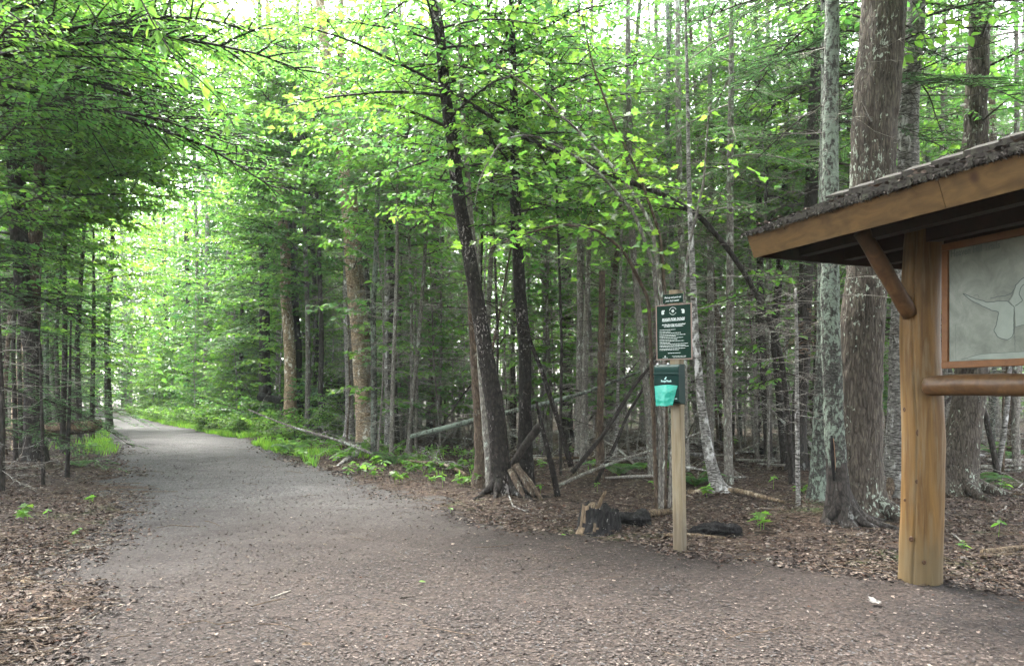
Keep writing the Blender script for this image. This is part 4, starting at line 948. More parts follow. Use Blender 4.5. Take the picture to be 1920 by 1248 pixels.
# ---- right
root, P, R, r = feature('spruce_tree', 'dark mossy spruce trunk with reddish dead needles left of the lichen pale trunk', 'tree', [(1497, 905, 38), (1498, 820, 27), (1504, 680, 26), (1512, 520, 25), (1520, 360, 24), (1527, 200, 22), (1533, 60, 20)], 14.3, 'dark', 12, 18, .08, short='dark mossy spruce')
c = Crown(); deadfill(c, r, P, R, 1.4, 9, 70, 1.8, .008, 6); fill(c, r, P, R, 5, 11.5, 34, 2.2, 'con', mats=2, prof='round', elr=(-.35, .1))
for i in range(7): c.bough(r, axis_at(P, R, 2.6 + .12 * i)[0], -2.2 + i * .35, -.05, .8, T_NEED, 2, **{**CON, 'droop': .5})
c.done(root, M['twig'], [M['needle'], M['needle2'], M['rust']])
for i, (pts, D, lab) in enumerate((([(1443, 868, 18), (1436, 760, 15), (1428, 620, 14), (1424, 440, 12), (1420, 250, 10)], 17, 'dark slim stem left of two more behind the kiosk roof tip'),
                                   ([(1474, 874, 17), (1464, 760, 16), (1452, 640, 15), (1462, 500, 13), (1470, 360, 11)], 16.2, 'kinked slim dark stem just left of the dark mossy spruce'))):
    root, P, R, r = feature('fir_tree', lab, 'tree', pts, D, 'dark', 11, 12, .08)
    c = Crown(); deadfill(c, r, P, R, 1.0, 8, 44, 1.4, .006, 5); fill(c, r, P, R, 5.5, 10.5, 20, 1.6, 'con', prof='round', elr=(-.3, .2)); c.done(root, M['twig'], [M['needle2']])
root, P, R, r = feature('fir_tree', 'pale lichen covered trunk left of the big furrowed maple', 'tree', [(1531, 966, 36), (1533, 900, 29), (1541, 760, 28), (1546, 600, 28), (1551, 440, 30), (1553, 280, 31), (1553, 120, 30), (1551, -40, 28)], 10.2, 'lichen', 10, 22, .07, .35, short='pale lichen trunk')
c = Crown(); deadfill(c, r, P, R, 1.6, 8, 46, 1.9, .011, 5, droop=.1); fill(c, r, P, R, 5.2, 9.5, 18, 2.0, 'con', prof='round', elr=(-.3, .1)); c.done(root, M['dtwig'], [M['needle']])
root, P, R, r = feature('fir_tree', 'lichen trunk with black flared foot and long open wound against the big maple', 'tree', [(1577, 1012, 50), (1574, 950, 42), (1570, 880, 37), (1566, 800, 35), (1562, 680, 34), (1558, 560, 33), (1556, 420, 31), (1558, 250, 28), (1560, 80, 26), (1561, -40, 24)], 8.35, 'lichen', 8.5, 24, .08, .7, short=None, nroots=6, freq=10, foot=.55)
mb = MB(); wx = W(1552, 0, 8.2)[0]
for (z0, z1, w0, dx, mt) in ((0, 1, .024, -.006, 0), (.05, .94, .013, .010, 1)):
    zz = np.linspace(1.5 + (HZ - 900) / F * 8.3 + z0 * .5, 1.5 + (HZ - 900) / F * 8.3 + .5 * z1, 12); ww = w0 * np.sin(np.linspace(.25, PI - .25, 12)) ** .5
    b = [axis_at(P, R, z) for z in zz]
    Q = np.array([[q[0][0] - q[1] * .62 + dx, q[0][1] - q[1] * .80 - dx * .3, z] for q, z in zip(b, zz)])
    V, f = tubes(Q[None], ww[None], 8, True); mb.add(V, f, mt)
obj('wound', mb, [M['char'], wood('exposed_wood', (.10, .05, .025), (.22, .14, .08), (20, 20, 2), 0, .7, knots=False)], root, True)
spread_roots(root, P, R, 'dark', (-.75, -1.9, -1.25, -.15, -2.7), (.62, .38, .42, .5, .36), .06, 1)
c = Crown(); deadfill(c, r, P, R, 2.2, 7, 20, 1.2, .006, 4); c.done(root, M['twig'], [M['needle']])
root, P, R, r = feature('maple_tree', 'thickest trunk, a furrowed maple with pale lichen plates behind the kiosk roof', 'tree', [(1612, 1005, 100), (1610, 940, 84), (1613, 860, 78), (1618, 740, 76), (1622, 600, 76), (1630, 460, 76), (1638, 320, 78), (1645, 180, 80), (1655, 40, 80), (1660, -80, 76)], 8.75, 'maple', 9.5, 48, .07, .35, ridge=.55, short='big furrowed maple', freq=8, step=.025)
spread_roots(root, P, R, 'maple', (-.35, -1.1, .3), (.75, .6, .7), .085, 2)
c = Crown(); fill(c, r, P, R, 5.5, 9, 14, 2.4, 'dec', mats=2, elr=(.1, .7)); c.done(root, M['dtwig'], [M['bright'], M['mid']])
for i, (az, z, L) in enumerate(((-2.2, 4.62, .5), (-1.4, 3.45, .35))):
    mb = MB(); b, rr = axis_at(P, R, z); t = np.linspace(0, 1, 6); d = np.array([math.cos(az), math.sin(az), .15])
    V, f = tubes((b + d * (rr * .8 + L * t[:, None]))[None], (.022 * (1 - .6 * t))[None], 6, True); mb.add(V, f); obj('dead_branch', mb, M['twig'], root, True)
root, P, R, r = feature('birch_tree', 'grey birch with curling bark strips between the big maple and the kiosk post', 'tree', [(1676, 952, 54), (1677, 900, 42), (1680, 800, 38), (1684, 680, 38), (1690, 520, 37), (1698, 360, 37), (1706, 220, 36), (1714, 80, 33), (1720, -40, 30)], 10.4, 'pbirch', 9.5, 22, .07, .55, short='grey birch', freq=10)
spread_roots(root, P, R, 'brown', (-1.2, -2.3, -.4), (.6, .6, .5), .06, 4)
c = Crown(); deadfill(c, r, P, R, 2.3, 9, 60, 3.0, .010, 6, droop=.25, elr=(-.1, .5)); fill(c, r, P, R, 5, 9, 12, 2.2, 'con', prof='round', elr=(-.2, .2)); c.done(root, M['dtwig'], [M['needle2']])
root, P, R, r = feature('maple_tree', 'gnarled old trunk with swollen dark foot seen under the kiosk crossbeam', 'tree', [(1795, 938, 84), (1794, 890, 66), (1800, 830, 60), (1812, 760, 54), (1818, 690, 52), (1822, 560, 48), (1826, 400, 44), (1830, 200, 40)], 11, 'maple', 10, 26, .14, .5, ridge=.3, short='gnarled trunk', freq=6)
spread_roots(root, P, R, 'maple', (-.5, -1.6), (.8, .7), .09, 5)
c = Crown(); fill(c, r, P, R, 5, 10, 22, 2.4, 'dec', mats=2); c.done(root, M['dtwig'], [M['mid'], M['bright']])
root, P, R, r = feature('sapling', 'forked stem with one dark and one pale arm under the kiosk map', 'sapling', [(1873, 905, 12), (1866, 860, 11), (1850, 790, 10), (1836, 740, 9), (1822, 600, 7), (1815, 400, 5)], 13.5, 'dark', None, 10, .1, .4)
second(root, [(1867, 872, 9), (1880, 820, 10), (1890, 740, 9), (1900, 600, 7), (1910, 420, 5)], 13.5, 'pbirch', None, 10, flare=0)
root, P, R, r = feature('spruce_tree', 'dark leaning stem beneath the right end of the kiosk map', 'tree', [(1902, 815, 20), (1893, 740, 17), (1880, 600, 16), (1868, 400, 14), (1860, 200, 12)], 20, 'brown', 14, 12)
c = Crown(); deadfill(c, r, P, R, 3, 12, 60, 2.4, .009, 5); fill(c, r, P, R, 4.5, 13, 44, 2.2, 'fcon', prof='round', elr=(-.3, .2)); c.done(root, M['twig'], [M['needle2']])
root, P, R, r = feature('sapling', 'thin white speckled dead stem left of the pale lichen trunk', 'sapling', [(1497, 975, 9), (1496, 900, 8), (1494, 780, 8), (1494, 640, 6), (1492, 540, 4)], 9.6, 'pbirch', None, 10, .12, .4)
c = Crown(); deadfill(c, r, P, R, 1.1, 2.9, 40, .9, .005, 5, hook=.2); c.done(root, M['twig'], [M['needle']])
for i, (px, D, H, lab) in enumerate(((1770, 17, 13, 'spruce with thin drooping boughs above the kiosk roof ridge'), (1905, 15, 12, 'pale green spruce at the upper right margin'), (1990, 22, 15, 'spruce beyond the right margin behind the kiosk'),
                                     (1085, 17, 13, 'spruce with hanging grey green boughs above the arching tree'), (1330, 16, 12, 'spruce with layered boughs right of the sign post top'), (1440, 20, 14, 'bushy spruce above the kiosk roof tip'), (1230, 19, 13, 'spruce with drooping sprays high above the dog rules sign'))):
    root, P, R, r = feature('spruce_tree', lab, 'tree', [(px, HZ + EYE * F / D, 15), (px + 2, 600, 13), (px + 3, 300, 10), (px, 40, 7)], D, 'grey', H, 10, .06, seed=170 + i)
    c = Crown(); deadfill(c, r, P, R, 1.2, 6, 60, 1.8, .007, 5); fill(c, r, P, R, 4.6 if i > 2 else 3.6, H - .2, 28, 2.2, 'con' if i > 2 else 'fcon', prof='round', elr=(-.4, .05)); c.done(root, M['twig'], [M['needle2' if i in (0, 1, 2, 5) else 'needle']])
# broadleaf trees along and behind the right bank of the path
for i, (px, D, H, z0, nb, L, lm, lab) in enumerate((
        (352, 54, 15, .8, 44, 3.4, ('bright', 'yellow'), 'bright green tree at the far bend of the path'),
        (436, 46, 16, .8, 46, 3.3, ('bright', 'cool'), 'pale green birch sapling crown above the bright shrubs'),
        (478, 39, 17, 1.5, 48, 3.2, ('bright', 'mid'), 'bright maple behind the shrubs right of the path bend'),
        (520, 35, 16, 2.4, 46, 3.0, ('bright', 'yellow'), 'yellow green maple left of the path edge spruce'),
        (590, 30, 17, 4.0, 46, 3.2, ('bright', 'mid'), 'maple with layered leaves between tan birch pair and big birch'),
        (575, 27, 16, 5.0, 38, 3.0, ('bright', 'mid'), 'tall maple standing close behind the tan birch pair'),
        (690, 25.5, 15, 5.4, 30, 2.8, ('bright', 'mid'), 'maple spreading its leaf layers above the big tan birch'),
        (770, 19, 12, 4.8, 34, 2.8, ('mid', 'bright'), 'maple crown filling the top between pale topped trunk and cherry'),
        (930, 12.6, 9.5, 4.8, 20, 2.4, ('cool', 'mid'), 'beech with glossy cool green leaves high above the path edge'),
        (900, 15, 10, 4.9, 30, 2.6, ('bright', 'mid'), 'maple crown high behind the leaning black cherry'),
        (1050, 14, 9.5, 4.4, 30, 2.4, ('bright', 'yellow'), 'yellow green maple crown above the arching trunk'),
        (1440, 15, 10, 4.2, 28, 2.4, ('bright', 'yellow'), 'backlit maple crown above the kiosk roof tip'),
        (1600, 16, 10.5, 4.4, 26, 2.4, ('bright', 'yellow'), 'backlit maple crown between the lichen trunk and big maple'),
        (1330, 24, 14, 5.0, 30, 2.8, ('bright', 'mid'), 'maple in the background right of the sign post top'),
        (1780, 24, 13, 4.0, 30, 2.8, ('bright', 'mid'), 'maple in the background above the kiosk roof'),
        (350, 27, 16, 8.5, 26, 3.3, ('mid', 'bright'), 'tall maple overhanging the middle of the path bend'),
        (600, 27, 16, 9.5, 24, 4.0, ('mid', 'bright'), 'tall maple beside the tan birch pair overhanging the path'),
        (236, 96, 33, .8, 70, 5.6, ('bright', 'mid'), 'tallest pale crown straight beyond the path bend'),
        (296, 88, 30, .8, 70, 5.4, ('bright', 'yellow'), 'tall pale crown right of the tallest one beyond the path bend'),
        (176, 110, 32, .8, 70, 5.6, ('mid', 'bright'), 'tall hazy crown at the left of the sky gap over the path'),
        (310, 68, 17, .8, 50, 4.2, ('bright', 'yellow'), 'farthest pale tree on the right bank of the path'),
        (232, 82, 15, .5, 50, 4.6, ('bright', 'mid'), 'tree closing the view at the end of the path'),
        (372, 60, 20, 1.0, 54, 4.2, ('bright', 'cool'), 'tall pale tree behind the bright green tree at the bend'),
        (425, 58, 22, 2.0, 54, 4.2, ('bright', 'mid'), 'tall broad crown behind the birch sapling crown'),
        (440, 50, 22, 3.0, 54, 4.0, ('bright', 'yellow'), 'tall yellow green crown far behind the yellow green maple'),
        (520, 46, 21, 4.0, 50, 3.8, ('bright', 'mid'), 'broad crown high behind the path edge spruce'),
        (640, 42, 20, 7.0, 50, 3.6, ('bright', 'mid'), 'broad crown high behind the big tan birch'),
        (760, 38, 19, 7.0, 50, 3.6, ('bright', 'yellow'), 'broad crown high behind the black spruce'),
        (900, 36, 18, 7.0, 50, 3.6, ('bright', 'mid'), 'broad crown high behind the leaning black cherry'),
        (1020, 33, 17, 7.0, 46, 3.4, ('bright', 'yellow'), 'bright crown high behind the upright dark cherry'),
        (1150, 30, 16, 7.0, 46, 3.2, ('bright', 'mid'), 'bright crown high behind the snapped snag'),
        (1500, 30, 16, 7.0, 46, 3.2, ('bright', 'yellow'), 'bright crown far behind the dark mossy spruce'),
        (1690, 30, 16, 7.0, 46, 3.2, ('bright', 'mid'), 'bright crown far behind the grey birch'),
        (1890, 30, 16, 3.0, 46, 3.2, ('bright', 'mid'), 'bright crown far back at the right margin'))):
    if i == 15: px, D = 556, 29.6
    ww = 10 if D > 25 else 6
    root, P, R, r = feature('maple_tree', lab, 'tree', [(px, HZ + EYE * F / D, ww), (px + 3, 640, ww * .9), (px - 4, 420, ww * .75), (px - 12, 200, ww * .6)], D, 'grey' if i % 2 else 'dark', H, 10, .06, seed=190 + i)
    c = Crown(); fill(c, r, P, R, z0, H * .98, int(nb * 1.25), L * 1.1, 'fdec' if D > 18 else 'dec', mats=2, **big(D), **({'az0': PI * .95, 'azs': 1.3} if 'overhang' in lab else {})); c.done(root, M['dtwig'], [M[lm[0]], M[lm[1]]])
for i, (px, D, H, lab) in enumerate(((452, 37, 9, 'soft dark hemlock between the shrubs and the path edge spruce'), (600, 33, 11, 'dark hemlock behind the fallen black log'), (700, 30, 9, 'young hemlock right of the big tan birch'), (770, 24, 5, 'small feathery hemlock sapling left of the black spruce'), (520, 44, 13, 'shadowy hemlock deep between the spruce and tan birch pair'), (640, 42, 12, 'shadowy hemlock deep behind the big tan birch'))):
    root, P, R, r = feature('hemlock_tree', lab, 'tree', [(px, HZ + EYE * F / D, 9), (px + 2, 600, 7), (px + 2, HZ - (H - 1.5) * F / D, 3)], D, 'dark', None, 10, .05, seed=230 + i)
    c = Crown(); fill(c, r, P, R, .6, H - .1, 56, 2.1 if H > 6 else 1.3, 'fcon', prof='cone'); c.done(root, M['dtwig'], [M['needle2']])
for i, (x, y, H, L, az, lab) in enumerate(((-7.5, 3.0, 14, 5.0, .2, 'unseen tall maple added beyond the left edge to shade the clearing'), (-4.5, -3.5, 15, 5.0, .8, 'unseen tall maple added behind the viewer on the left to shade the clearing'), (4.5, -3.0, 15, 5.0, 2.2, 'unseen tall maple added behind the viewer on the right to shade the clearing'),
                                           (8.2, 3.4, 14, 5.0, 2.9, 'unseen tall maple added beyond the right edge to shade kiosk and clearing'))):
    root = thing('maple_tree', (x, y, float(gh(x, y))), lab, 'tree'); mb = MB()  # out-of-view trees, added so that their crowns shade the clearing
    P, R = trunk_mesh(mb, [[x, y, -.06, .2], [x, y, 5, .16], [x + .5 * math.cos(az), y + .5 * math.sin(az), H, .05]], 14, .12, .07, .4, seed=300 + i); obj('trunk', mb, M['maple'], root, True)
    c = Crown(); fill(c, np.random.default_rng(300 + i), P, R, 6.4, H * .98, 84, L * 1.12, 'fdec', mats=2, cull=False, az0=az, azs=1.9, elr=(.0, .5), lf_s=.24, lf_sp=.085, tw_sp=.2); c.done(root, M['dtwig'], [M['mid'], M['bright']])
# a leafy twig hanging close to the camera at the upper left
root = thing('overhanging_branch', W(235, -60, 4.6), 'drooping twig of large yellow green leaves hanging close above the path', 'branch')
r = np.random.default_rng(5); PR = np.array([[*W(a, b, 4.6), .006 - .0008 * k] for k, (a, b) in enumerate(((235, -60), (285, 40), (330, 115), (375, 150), (415, 190), (440, 240)))])
mb = MB(); trunk_mesh(mb, PR, 6, .04, 0, 0); obj('stem', mb, M['dtwig'], root, True)
n = 34; t = np.linspace(.18, 1, n); Q = resample(PR, 60)[:, :3]; pos = Q[(t * 59).astype(int)] + r.normal(0, .035, (n, 3))
a = r.uniform(-PI, PI, n); mb = MB(); place(mb, T_OVAL, pos, np.stack([np.cos(a), np.sin(a) * .5, -.6 - r.uniform(0, .8, n)], 1), np.stack([r.normal(0, .5, n), -1 + r.normal(0, .4, n), r.normal(.8, .4, n)], 1), r.uniform(.05, .095, n)); obj('leaves', mb, M['bright'], root)

# ------------------------------------------------------------------ background trees: a dozen kinds, each copied
def slender(i, H, r0, kind, bk):
    r = np.random.default_rng(400 + i)
    root = thing('background_tree', (0, 0, 0), 'x', 'tree', 'slender background trees')
    z = np.linspace(-.1, H, 9); lean = r.normal(0, .035, 2)
    PR = np.stack([z * lean[0] + np.cumsum(r.normal(0, .04, 9)), z * lean[1] + np.cumsum(r.normal(0, .04, 9)), z, r0 * (1 - .75 * z / H)], 1); PR[:, :2] -= PR[0, :2]
    mb = MB(); P, R = trunk_mesh(mb, PR, 9, .3, .07, .4, seed=400 + i); obj('trunk', mb, M[bk], root, True)
    c = Crown()
    if kind == 'con':
        deadfill(c, r, P, R, .5, H * .6, 95, 1.4, .007, 6, cull=False, droop=.2, hook=.12)
        fill(c, r, P, R, H * .48, H * .97, 20, 1.8, 'fcon', prof='cone', cull=False)
    elif kind == 'bare':
        deadfill(c, r, P, R, .4, H * .8, 120, 1.4, .0065, 6, cull=False, droop=.2, hook=.15)
    else:
        deadfill(c, r, P, R, 1, H * .4, 16, 1.2, .006, 4, cull=False)
        fill(c, r, P, R, H * .30, H * .97, 30, 2.5, 'fdec', mats=2, cull=False)
    c.done(root, M['twig'] if bk != 'dark' else M['dtwig'], [M['needle2'] if kind == 'con' else M['bright'], M['mid']])
    return root
PROT = [slender(i, *a) for i, a in enumerate(((13, .055, 'con', 'grey'), (15, .075, 'bare', 'grey'), (12, .045, 'bare', 'grey'), (14, .06, 'con', 'grey'), (10, .04, 'bare', 'pbirch'), (15, .08, 'dec', 'brown'),
                                              (13, .06, 'dec', 'pbirch'), (12, .05, 'con', 'dark'), (11, .045, 'bare', 'brown'), (14, .075, 'bare', 'lichen')))]
KW = {'grey': 'thin grey conifer trunk', 'brown': 'thin brown trunk', 'pbirch': 'thin pale stem', 'dark': 'thin dark trunk', 'lichen': 'thin lichen grey trunk'}
PB = ['grey', 'grey', 'grey', 'grey', 'pbirch', 'brown', 'pbirch', 'dark', 'brown', 'lichen']
used = [0] * len(PROT); spots = []
rb = np.random.default_rng(77)
def try_spot(px, D, mind):
    x, y = (px - CX) / F * D, D
    if edge(x, y) < 1.3: return None
    if any((x - a) ** 2 + (y - b) ** 2 < mind ** 2 for a, b, *_ in spots): return None
    if 1150 < px < 1330 and D < 14: return None
    return x, y
tries = 0
while len(spots) < 270 and tries < 14000:
    tries += 1
    z = rb.uniform()
    if z < .80: px, D = rb.uniform(560, 1990), 14.5 * (50 / 14.5) ** rb.uniform() ** .8
    elif z < .84: px, D = rb.uniform(560, 740), rb.uniform(34, 55)
    else: px, D = rb.uniform(-120, 130), rb.uniform(15, 50)
    s = try_spot(px, D, .62)
    if s: spots.append((*s, px, D, int(rb.integers(0, len(PROT)))))
FEAT.sort()
bins = {}
for s in spots:
    px = s[2]; li = max([k for k, f in enumerate(FEAT) if f[0] <= px], default=-1)
    bins.setdefault((li, PB[s[4]]), []).append(s)
ORD = ['', 'second', 'third', 'fourth', 'fifth', 'sixth', 'seventh', 'eighth', 'ninth', 'tenth', 'eleventh', 'twelfth', 'thirteenth', 'fourteenth', 'fifteenth', 'sixteenth']
for (li, b), ss in bins.items():
    a1 = FEAT[li][1] if li >= 0 else None; a2 = FEAT[li + 1][1] if li + 1 < len(FEAT) else None
    where = f'between {a1} and {a2}' if a1 and a2 else (f'right of {a1}' if a1 else f'left of {a2}')
    for n_, (x, y, px, D, k) in enumerate(sorted(ss, key=lambda q: q[2])):
        o_ = 'only' if len(ss) == 1 else 'leftmost' if n_ == 0 else ORD[min(n_, 15)] + ' from left'
        lab = f'{KW[b]} {where}' + ('' if o_ == 'only' else f', {o_}')
        loc = (x, y, float(gh(x, y))); rz = rb.uniform(0, 6.28); sc_ = rb.uniform(.85, 1.2)
        if not used[k]:
            PROT[k].location = loc; PROT[k].rotation_euler = (0, 0, rz); PROT[k]['label'] = lab; used[k] = 1
        else: dup(PROT[k], loc, rz, sc_, lab)

def understory(i):
    r = np.random.default_rng(740 + i); H = 6 + i
    root = thing('understory_tree', (0, 0, 0), 'small pale leaved tree growing between the background trunks', 'tree', 'small leafy trees between the background trunks')
    z = np.linspace(-.1, H, 7); PR = np.stack([np.cumsum(r.normal(0, .07, 7)), np.cumsum(r.normal(0, .07, 7)), z, .03 * (1 - .7 * z / H)], 1); PR[:, :2] -= PR[0, :2]
    mb = MB(); P, R = trunk_mesh(mb, PR, 8, .25, .05, .3, seed=740 + i); obj('trunk', mb, M['grey'], root, True)
    c = Crown(); fill(c, r, P, R, .9, H * .97, 22, 1.7, 'fdec', mats=2, cull=False); c.done(root, M['twig'], [M['bright'], M['mid']]); return root
UP_ = [understory(i) for i in range(3)]; k_ = 0; us = []
while k_ < 84:
    D = 18 * (48 / 18) ** rb.uniform(); px = rb.uniform(620, 1980); x = (px - CX) / F * D
    if edge(np.array(x), np.array(D)) < 2: continue
    loc = (x, D, float(gh(x, D))); rz = rb.uniform(0, 6.28)
    if k_ < 3: UP_[k_].location = loc; UP_[k_].rotation_euler = (0, 0, rz)
    else: dup(UP_[k_ % 3], loc, rz, rb.uniform(.75, 1.2))
    k_ += 1
# ------------------------------------------------------------------ the far woods, one mass
r = np.random.default_rng(900)
lv, wd = MB(), MB()
for row, (D0, n_) in enumerate(((50, 62), (62, 70), (76, 76), (92, 80))):
  for i in range(n_):
    px = -330 + 2580 * (i + r.uniform(0, 1)) / n_; D = D0 + r.uniform(-5, 7)
    x = (px - CX) / F * D
    if edge(np.array(x), np.array(D)) < (2 if row < 2 else -50): continue
    gap = math.exp(-((px - 235) / 90) ** 2)
    H = r.uniform(17, 28) * (1 - .25 * gap if row < 2 else 1 + .35 * gap); cr_ = r.uniform(2.6, 4.6); con = r.uniform() < (.1 if px > 640 else .25)
    nL = 1000
    t = r.uniform(0, 1, nL) ** .9; zz = .2 + t * H
    rad = cr_ * ((1 - t) * 1.0 + .1 if con else np.sin(PI * np.clip(.14 + .82 * t, 0, 1)) ** .6); a = r.uniform(0, 2 * PI, nL); q = np.sqrt(r.uniform(0, 1, nL))
    cl = vn(np.cos(a) * 2 + i * 3.1 + row, np.sin(a) * 2, zz * .7) > -.22
    if px > 640: cl &= (r.uniform(0, 1, nL) < .16 + .84 * sstep(3.5, 8, zz))
    pos = np.stack([x + rad * q * np.cos(a), D + rad * q * np.sin(a), zz], 1)[cl]; m_ = len(pos)
    a = r.uniform(0, 2 * PI, m_)
    place(lv, T_DIAM, pos, np.stack([np.cos(a), np.sin(a), r.normal(-.3, .4, m_)], 1), np.stack([r.normal(0, .9, m_), r.normal(0, .9, m_), np.ones(m_)], 1), r.uniform(.3, .62, m_), 2 if con else int(r.integers(0, 2)))
    V, f = tubes(np.array([[x, D, -.3], [x + .2, D, H * .5], [x + .1, D, H * .95]]), np.array([.15, .11, .03]), 6); wd.add(V, f)
fw_ = obj('far_woods', lv, [M['bright'], M['mid'], M['needle2']]); tag(fw_, 'far wall of green woods closing the view behind the nearer trunks', 'woods', kind='stuff')
obj('trunks', wd, M['grey'], fw_, True)['kind'] = 'stuff'

# ------------------------------------------------------------------ undergrowth
def shrub(i, h, lm, ns=9):
    r = np.random.default_rng(600 + i)
    root = thing('shrub', (0, 0, 0), 'bright leafy shrub on the grassy bank right of the path bend', 'shrub', 'bright shrubs on the path bank')
    c = Crown()
    for k in range(ns):
        a = r.uniform(-PI, PI); l = h * r.uniform(.6, 1.1)
        c.bough(r, (r.normal(0, .2), r.normal(0, .2), 0), a, r.uniform(.75, 1.4), l, T_DIAM, int(r.integers(0, 2)), droop=.3, tw_sp=.10, tw_len=.5, lf_sp=.06, lf_s=.15, tilt=.9)
    c.done(root, M['dtwig'], [M[lm[0]], M[lm[1]]], 'stems', 'leaves'); return root
SH = [shrub(0, 1.6, ('bright', 'yellow'), 16), shrub(1, 2.6, ('bright', 'mid'), 14), shrub(2, 1.1, ('yellow', 'bright'), 18), shrub(3, 3.4, ('bright', 'cool'), 14)]
ush = [0] * 4; r = np.random.default_rng(611)
for i in range(64):
    y = 25 * (66 / 25) ** r.uniform(); off = .5 + 5.0 * r.uniform() ** 1.2; x = float(xr(y)) + off * 1.25
    k = int(r.choice([0, 2])) if off < 2 else int(r.choice([1, 3, 0]))
    loc = (x, y, float(gh(x, y))); rz = r.uniform(0, 6.28)
    if not ush[k]: SH[k].location = loc; SH[k].rotation_euler = (0, 0, rz); ush[k] = 1
    else: dup(SH[k], loc, rz, r.uniform(.7, 1.2))
def young(i):
    r = np.random.default_rng(680 + i); H = 4.2 + 1.3 * i
    root = thing('young_birch', (0, 0, 0), 'young leafy birch with thin pale stem on the bright bank of the path bend', 'sapling', 'young birches on the bright bank')
    z = np.linspace(-.1, H, 7); PR = np.stack([np.cumsum(r.normal(0, .08, 7)), np.cumsum(r.normal(0, .08, 7)), z, .035 * (1 - .75 * z / H)], 1); PR[:, :2] -= PR[0, :2]
    mb = MB(); P, R = trunk_mesh(mb, PR, 8, .25, .05, .3, seed=680 + i); obj('trunk', mb, M['pbirch'], root, True)
    c = Crown(); fill(c, r, P, R, .5, H * .98, 30, 1.7, 'fdec', mats=2, cull=False, lf_s=.2); c.done(root, M['twig'], [M['bright'], M['yellow' if i % 2 else 'mid']]); return root
YB = [young(i) for i in range(4)]; r = np.random.default_rng(690)
for i in range(46):
    y = 28 * (75 / 28) ** r.uniform(); x = float(xr(y)) + 1.6 + 7.0 * r.uniform() ** 1.1
    loc = (x, y, float(gh(x, y))); rz = r.uniform(0, 6.28)
    if i < 4: YB[i].location = loc; YB[i].rotation_euler = (0, 0, rz)
    else: dup(YB[i % 4], loc, rz, r.uniform(.7, 1.25))
def plant(i, kind):
    r = np.random.default_rng(650 + i)
    root = thing('fern' if kind == 'fern' else 'seedling', (0, 0, 0), 'x', 'fern' if kind == 'fern' else 'seedling')
    w, l = MB(), MB()
    if kind == 'fern':
        for k in range(8):
            a = k * .785 + r.normal(0, .2); L = r.uniform(.3, .5); t = np.linspace(0, 1, 9)
            P = np.stack([math.cos(a) * L * t, math.sin(a) * L * t, .42 * L * np.sin(t * 2.3)], 1)
            V, f = tubes(P[None], (.003 * (1 - .7 * t))[None], 4); w.add(V, f)
            tt = np.linspace(.12, .98, 22); b = np.stack([np.interp(tt, t, P[:, c_]) for c_ in range(3)], 1)
            for s_ in (-1, 1):
                a2 = a + s_ * 1.25; place(l, T_NEED, b, np.tile([math.cos(a2), math.sin(a2), -.15], (22, 1)), np.tile([0, 0, 1.], (22, 1)), .13 * np.sin(PI * (1 - tt) * .8 + .35), 0, .2 + 0 * tt)
        obj('stems', w, M['grass'], root); obj('fronds', l, M['mid'], root)
    else:
        h = r.uniform(.10, .26)
        for st in range(1 + int(r.integers(0, 3))):
            ox, oy = r.normal(0, .06, 2); t = np.linspace(0, 1, 5); hh = h * r.uniform(.6, 1.1)
            P = np.stack([ox + t * r.normal(0, .03), oy + t * r.normal(0, .03), hh * t], 1); V, f = tubes(P[None], np.full((1, 5), .002), 4); w.add(V, f)
            n = int(r.integers(4, 8)); a = np.arange(n) * 2 * PI / n + r.uniform(0, 6); place(l, T_MAPLE if kind == 'maple' else T_OVAL, np.tile(P[-1], (n, 1)) - np.array([0, 0, 1]) * r.uniform(0, .07, n)[:, None], np.stack([np.cos(a), np.sin(a), r.normal(-.1, .2, n)], 1), np.stack([r.normal(0, .25, n), r.normal(0, .25, n), np.ones(n)], 1), r.uniform(.06, .12, n))
        obj('stems', w, M['grass'], root); obj('leaves', l, M['yellow' if i % 2 else 'bright'], root)
    return root
PL = [plant(0, 'oval'), plant(1, 'maple'), plant(2, 'oval'), plant(3, 'maple'), plant(4, 'fern')]; upl = [0] * 5
def put(k, x, y, label, group=None, sc=1.0):
    loc = (x, y, float(max(gh(x, y), 0))); rz = random.uniform(0, 6.28)
    if not upl[k]:
        o_ = PL[k]; o_.location = loc; o_['label'] = label; upl[k] = 1; o_.scale = (sc,) * 3
        if group: o_['group'] = group
    else:
        o_ = dup(PL[k], loc, rz, sc, label)
        if group: o_['group'] = group
        elif 'group' in o_: del o_['group']
def atpx(px, py): D = gD(py); return (px - CX) / F * D, D
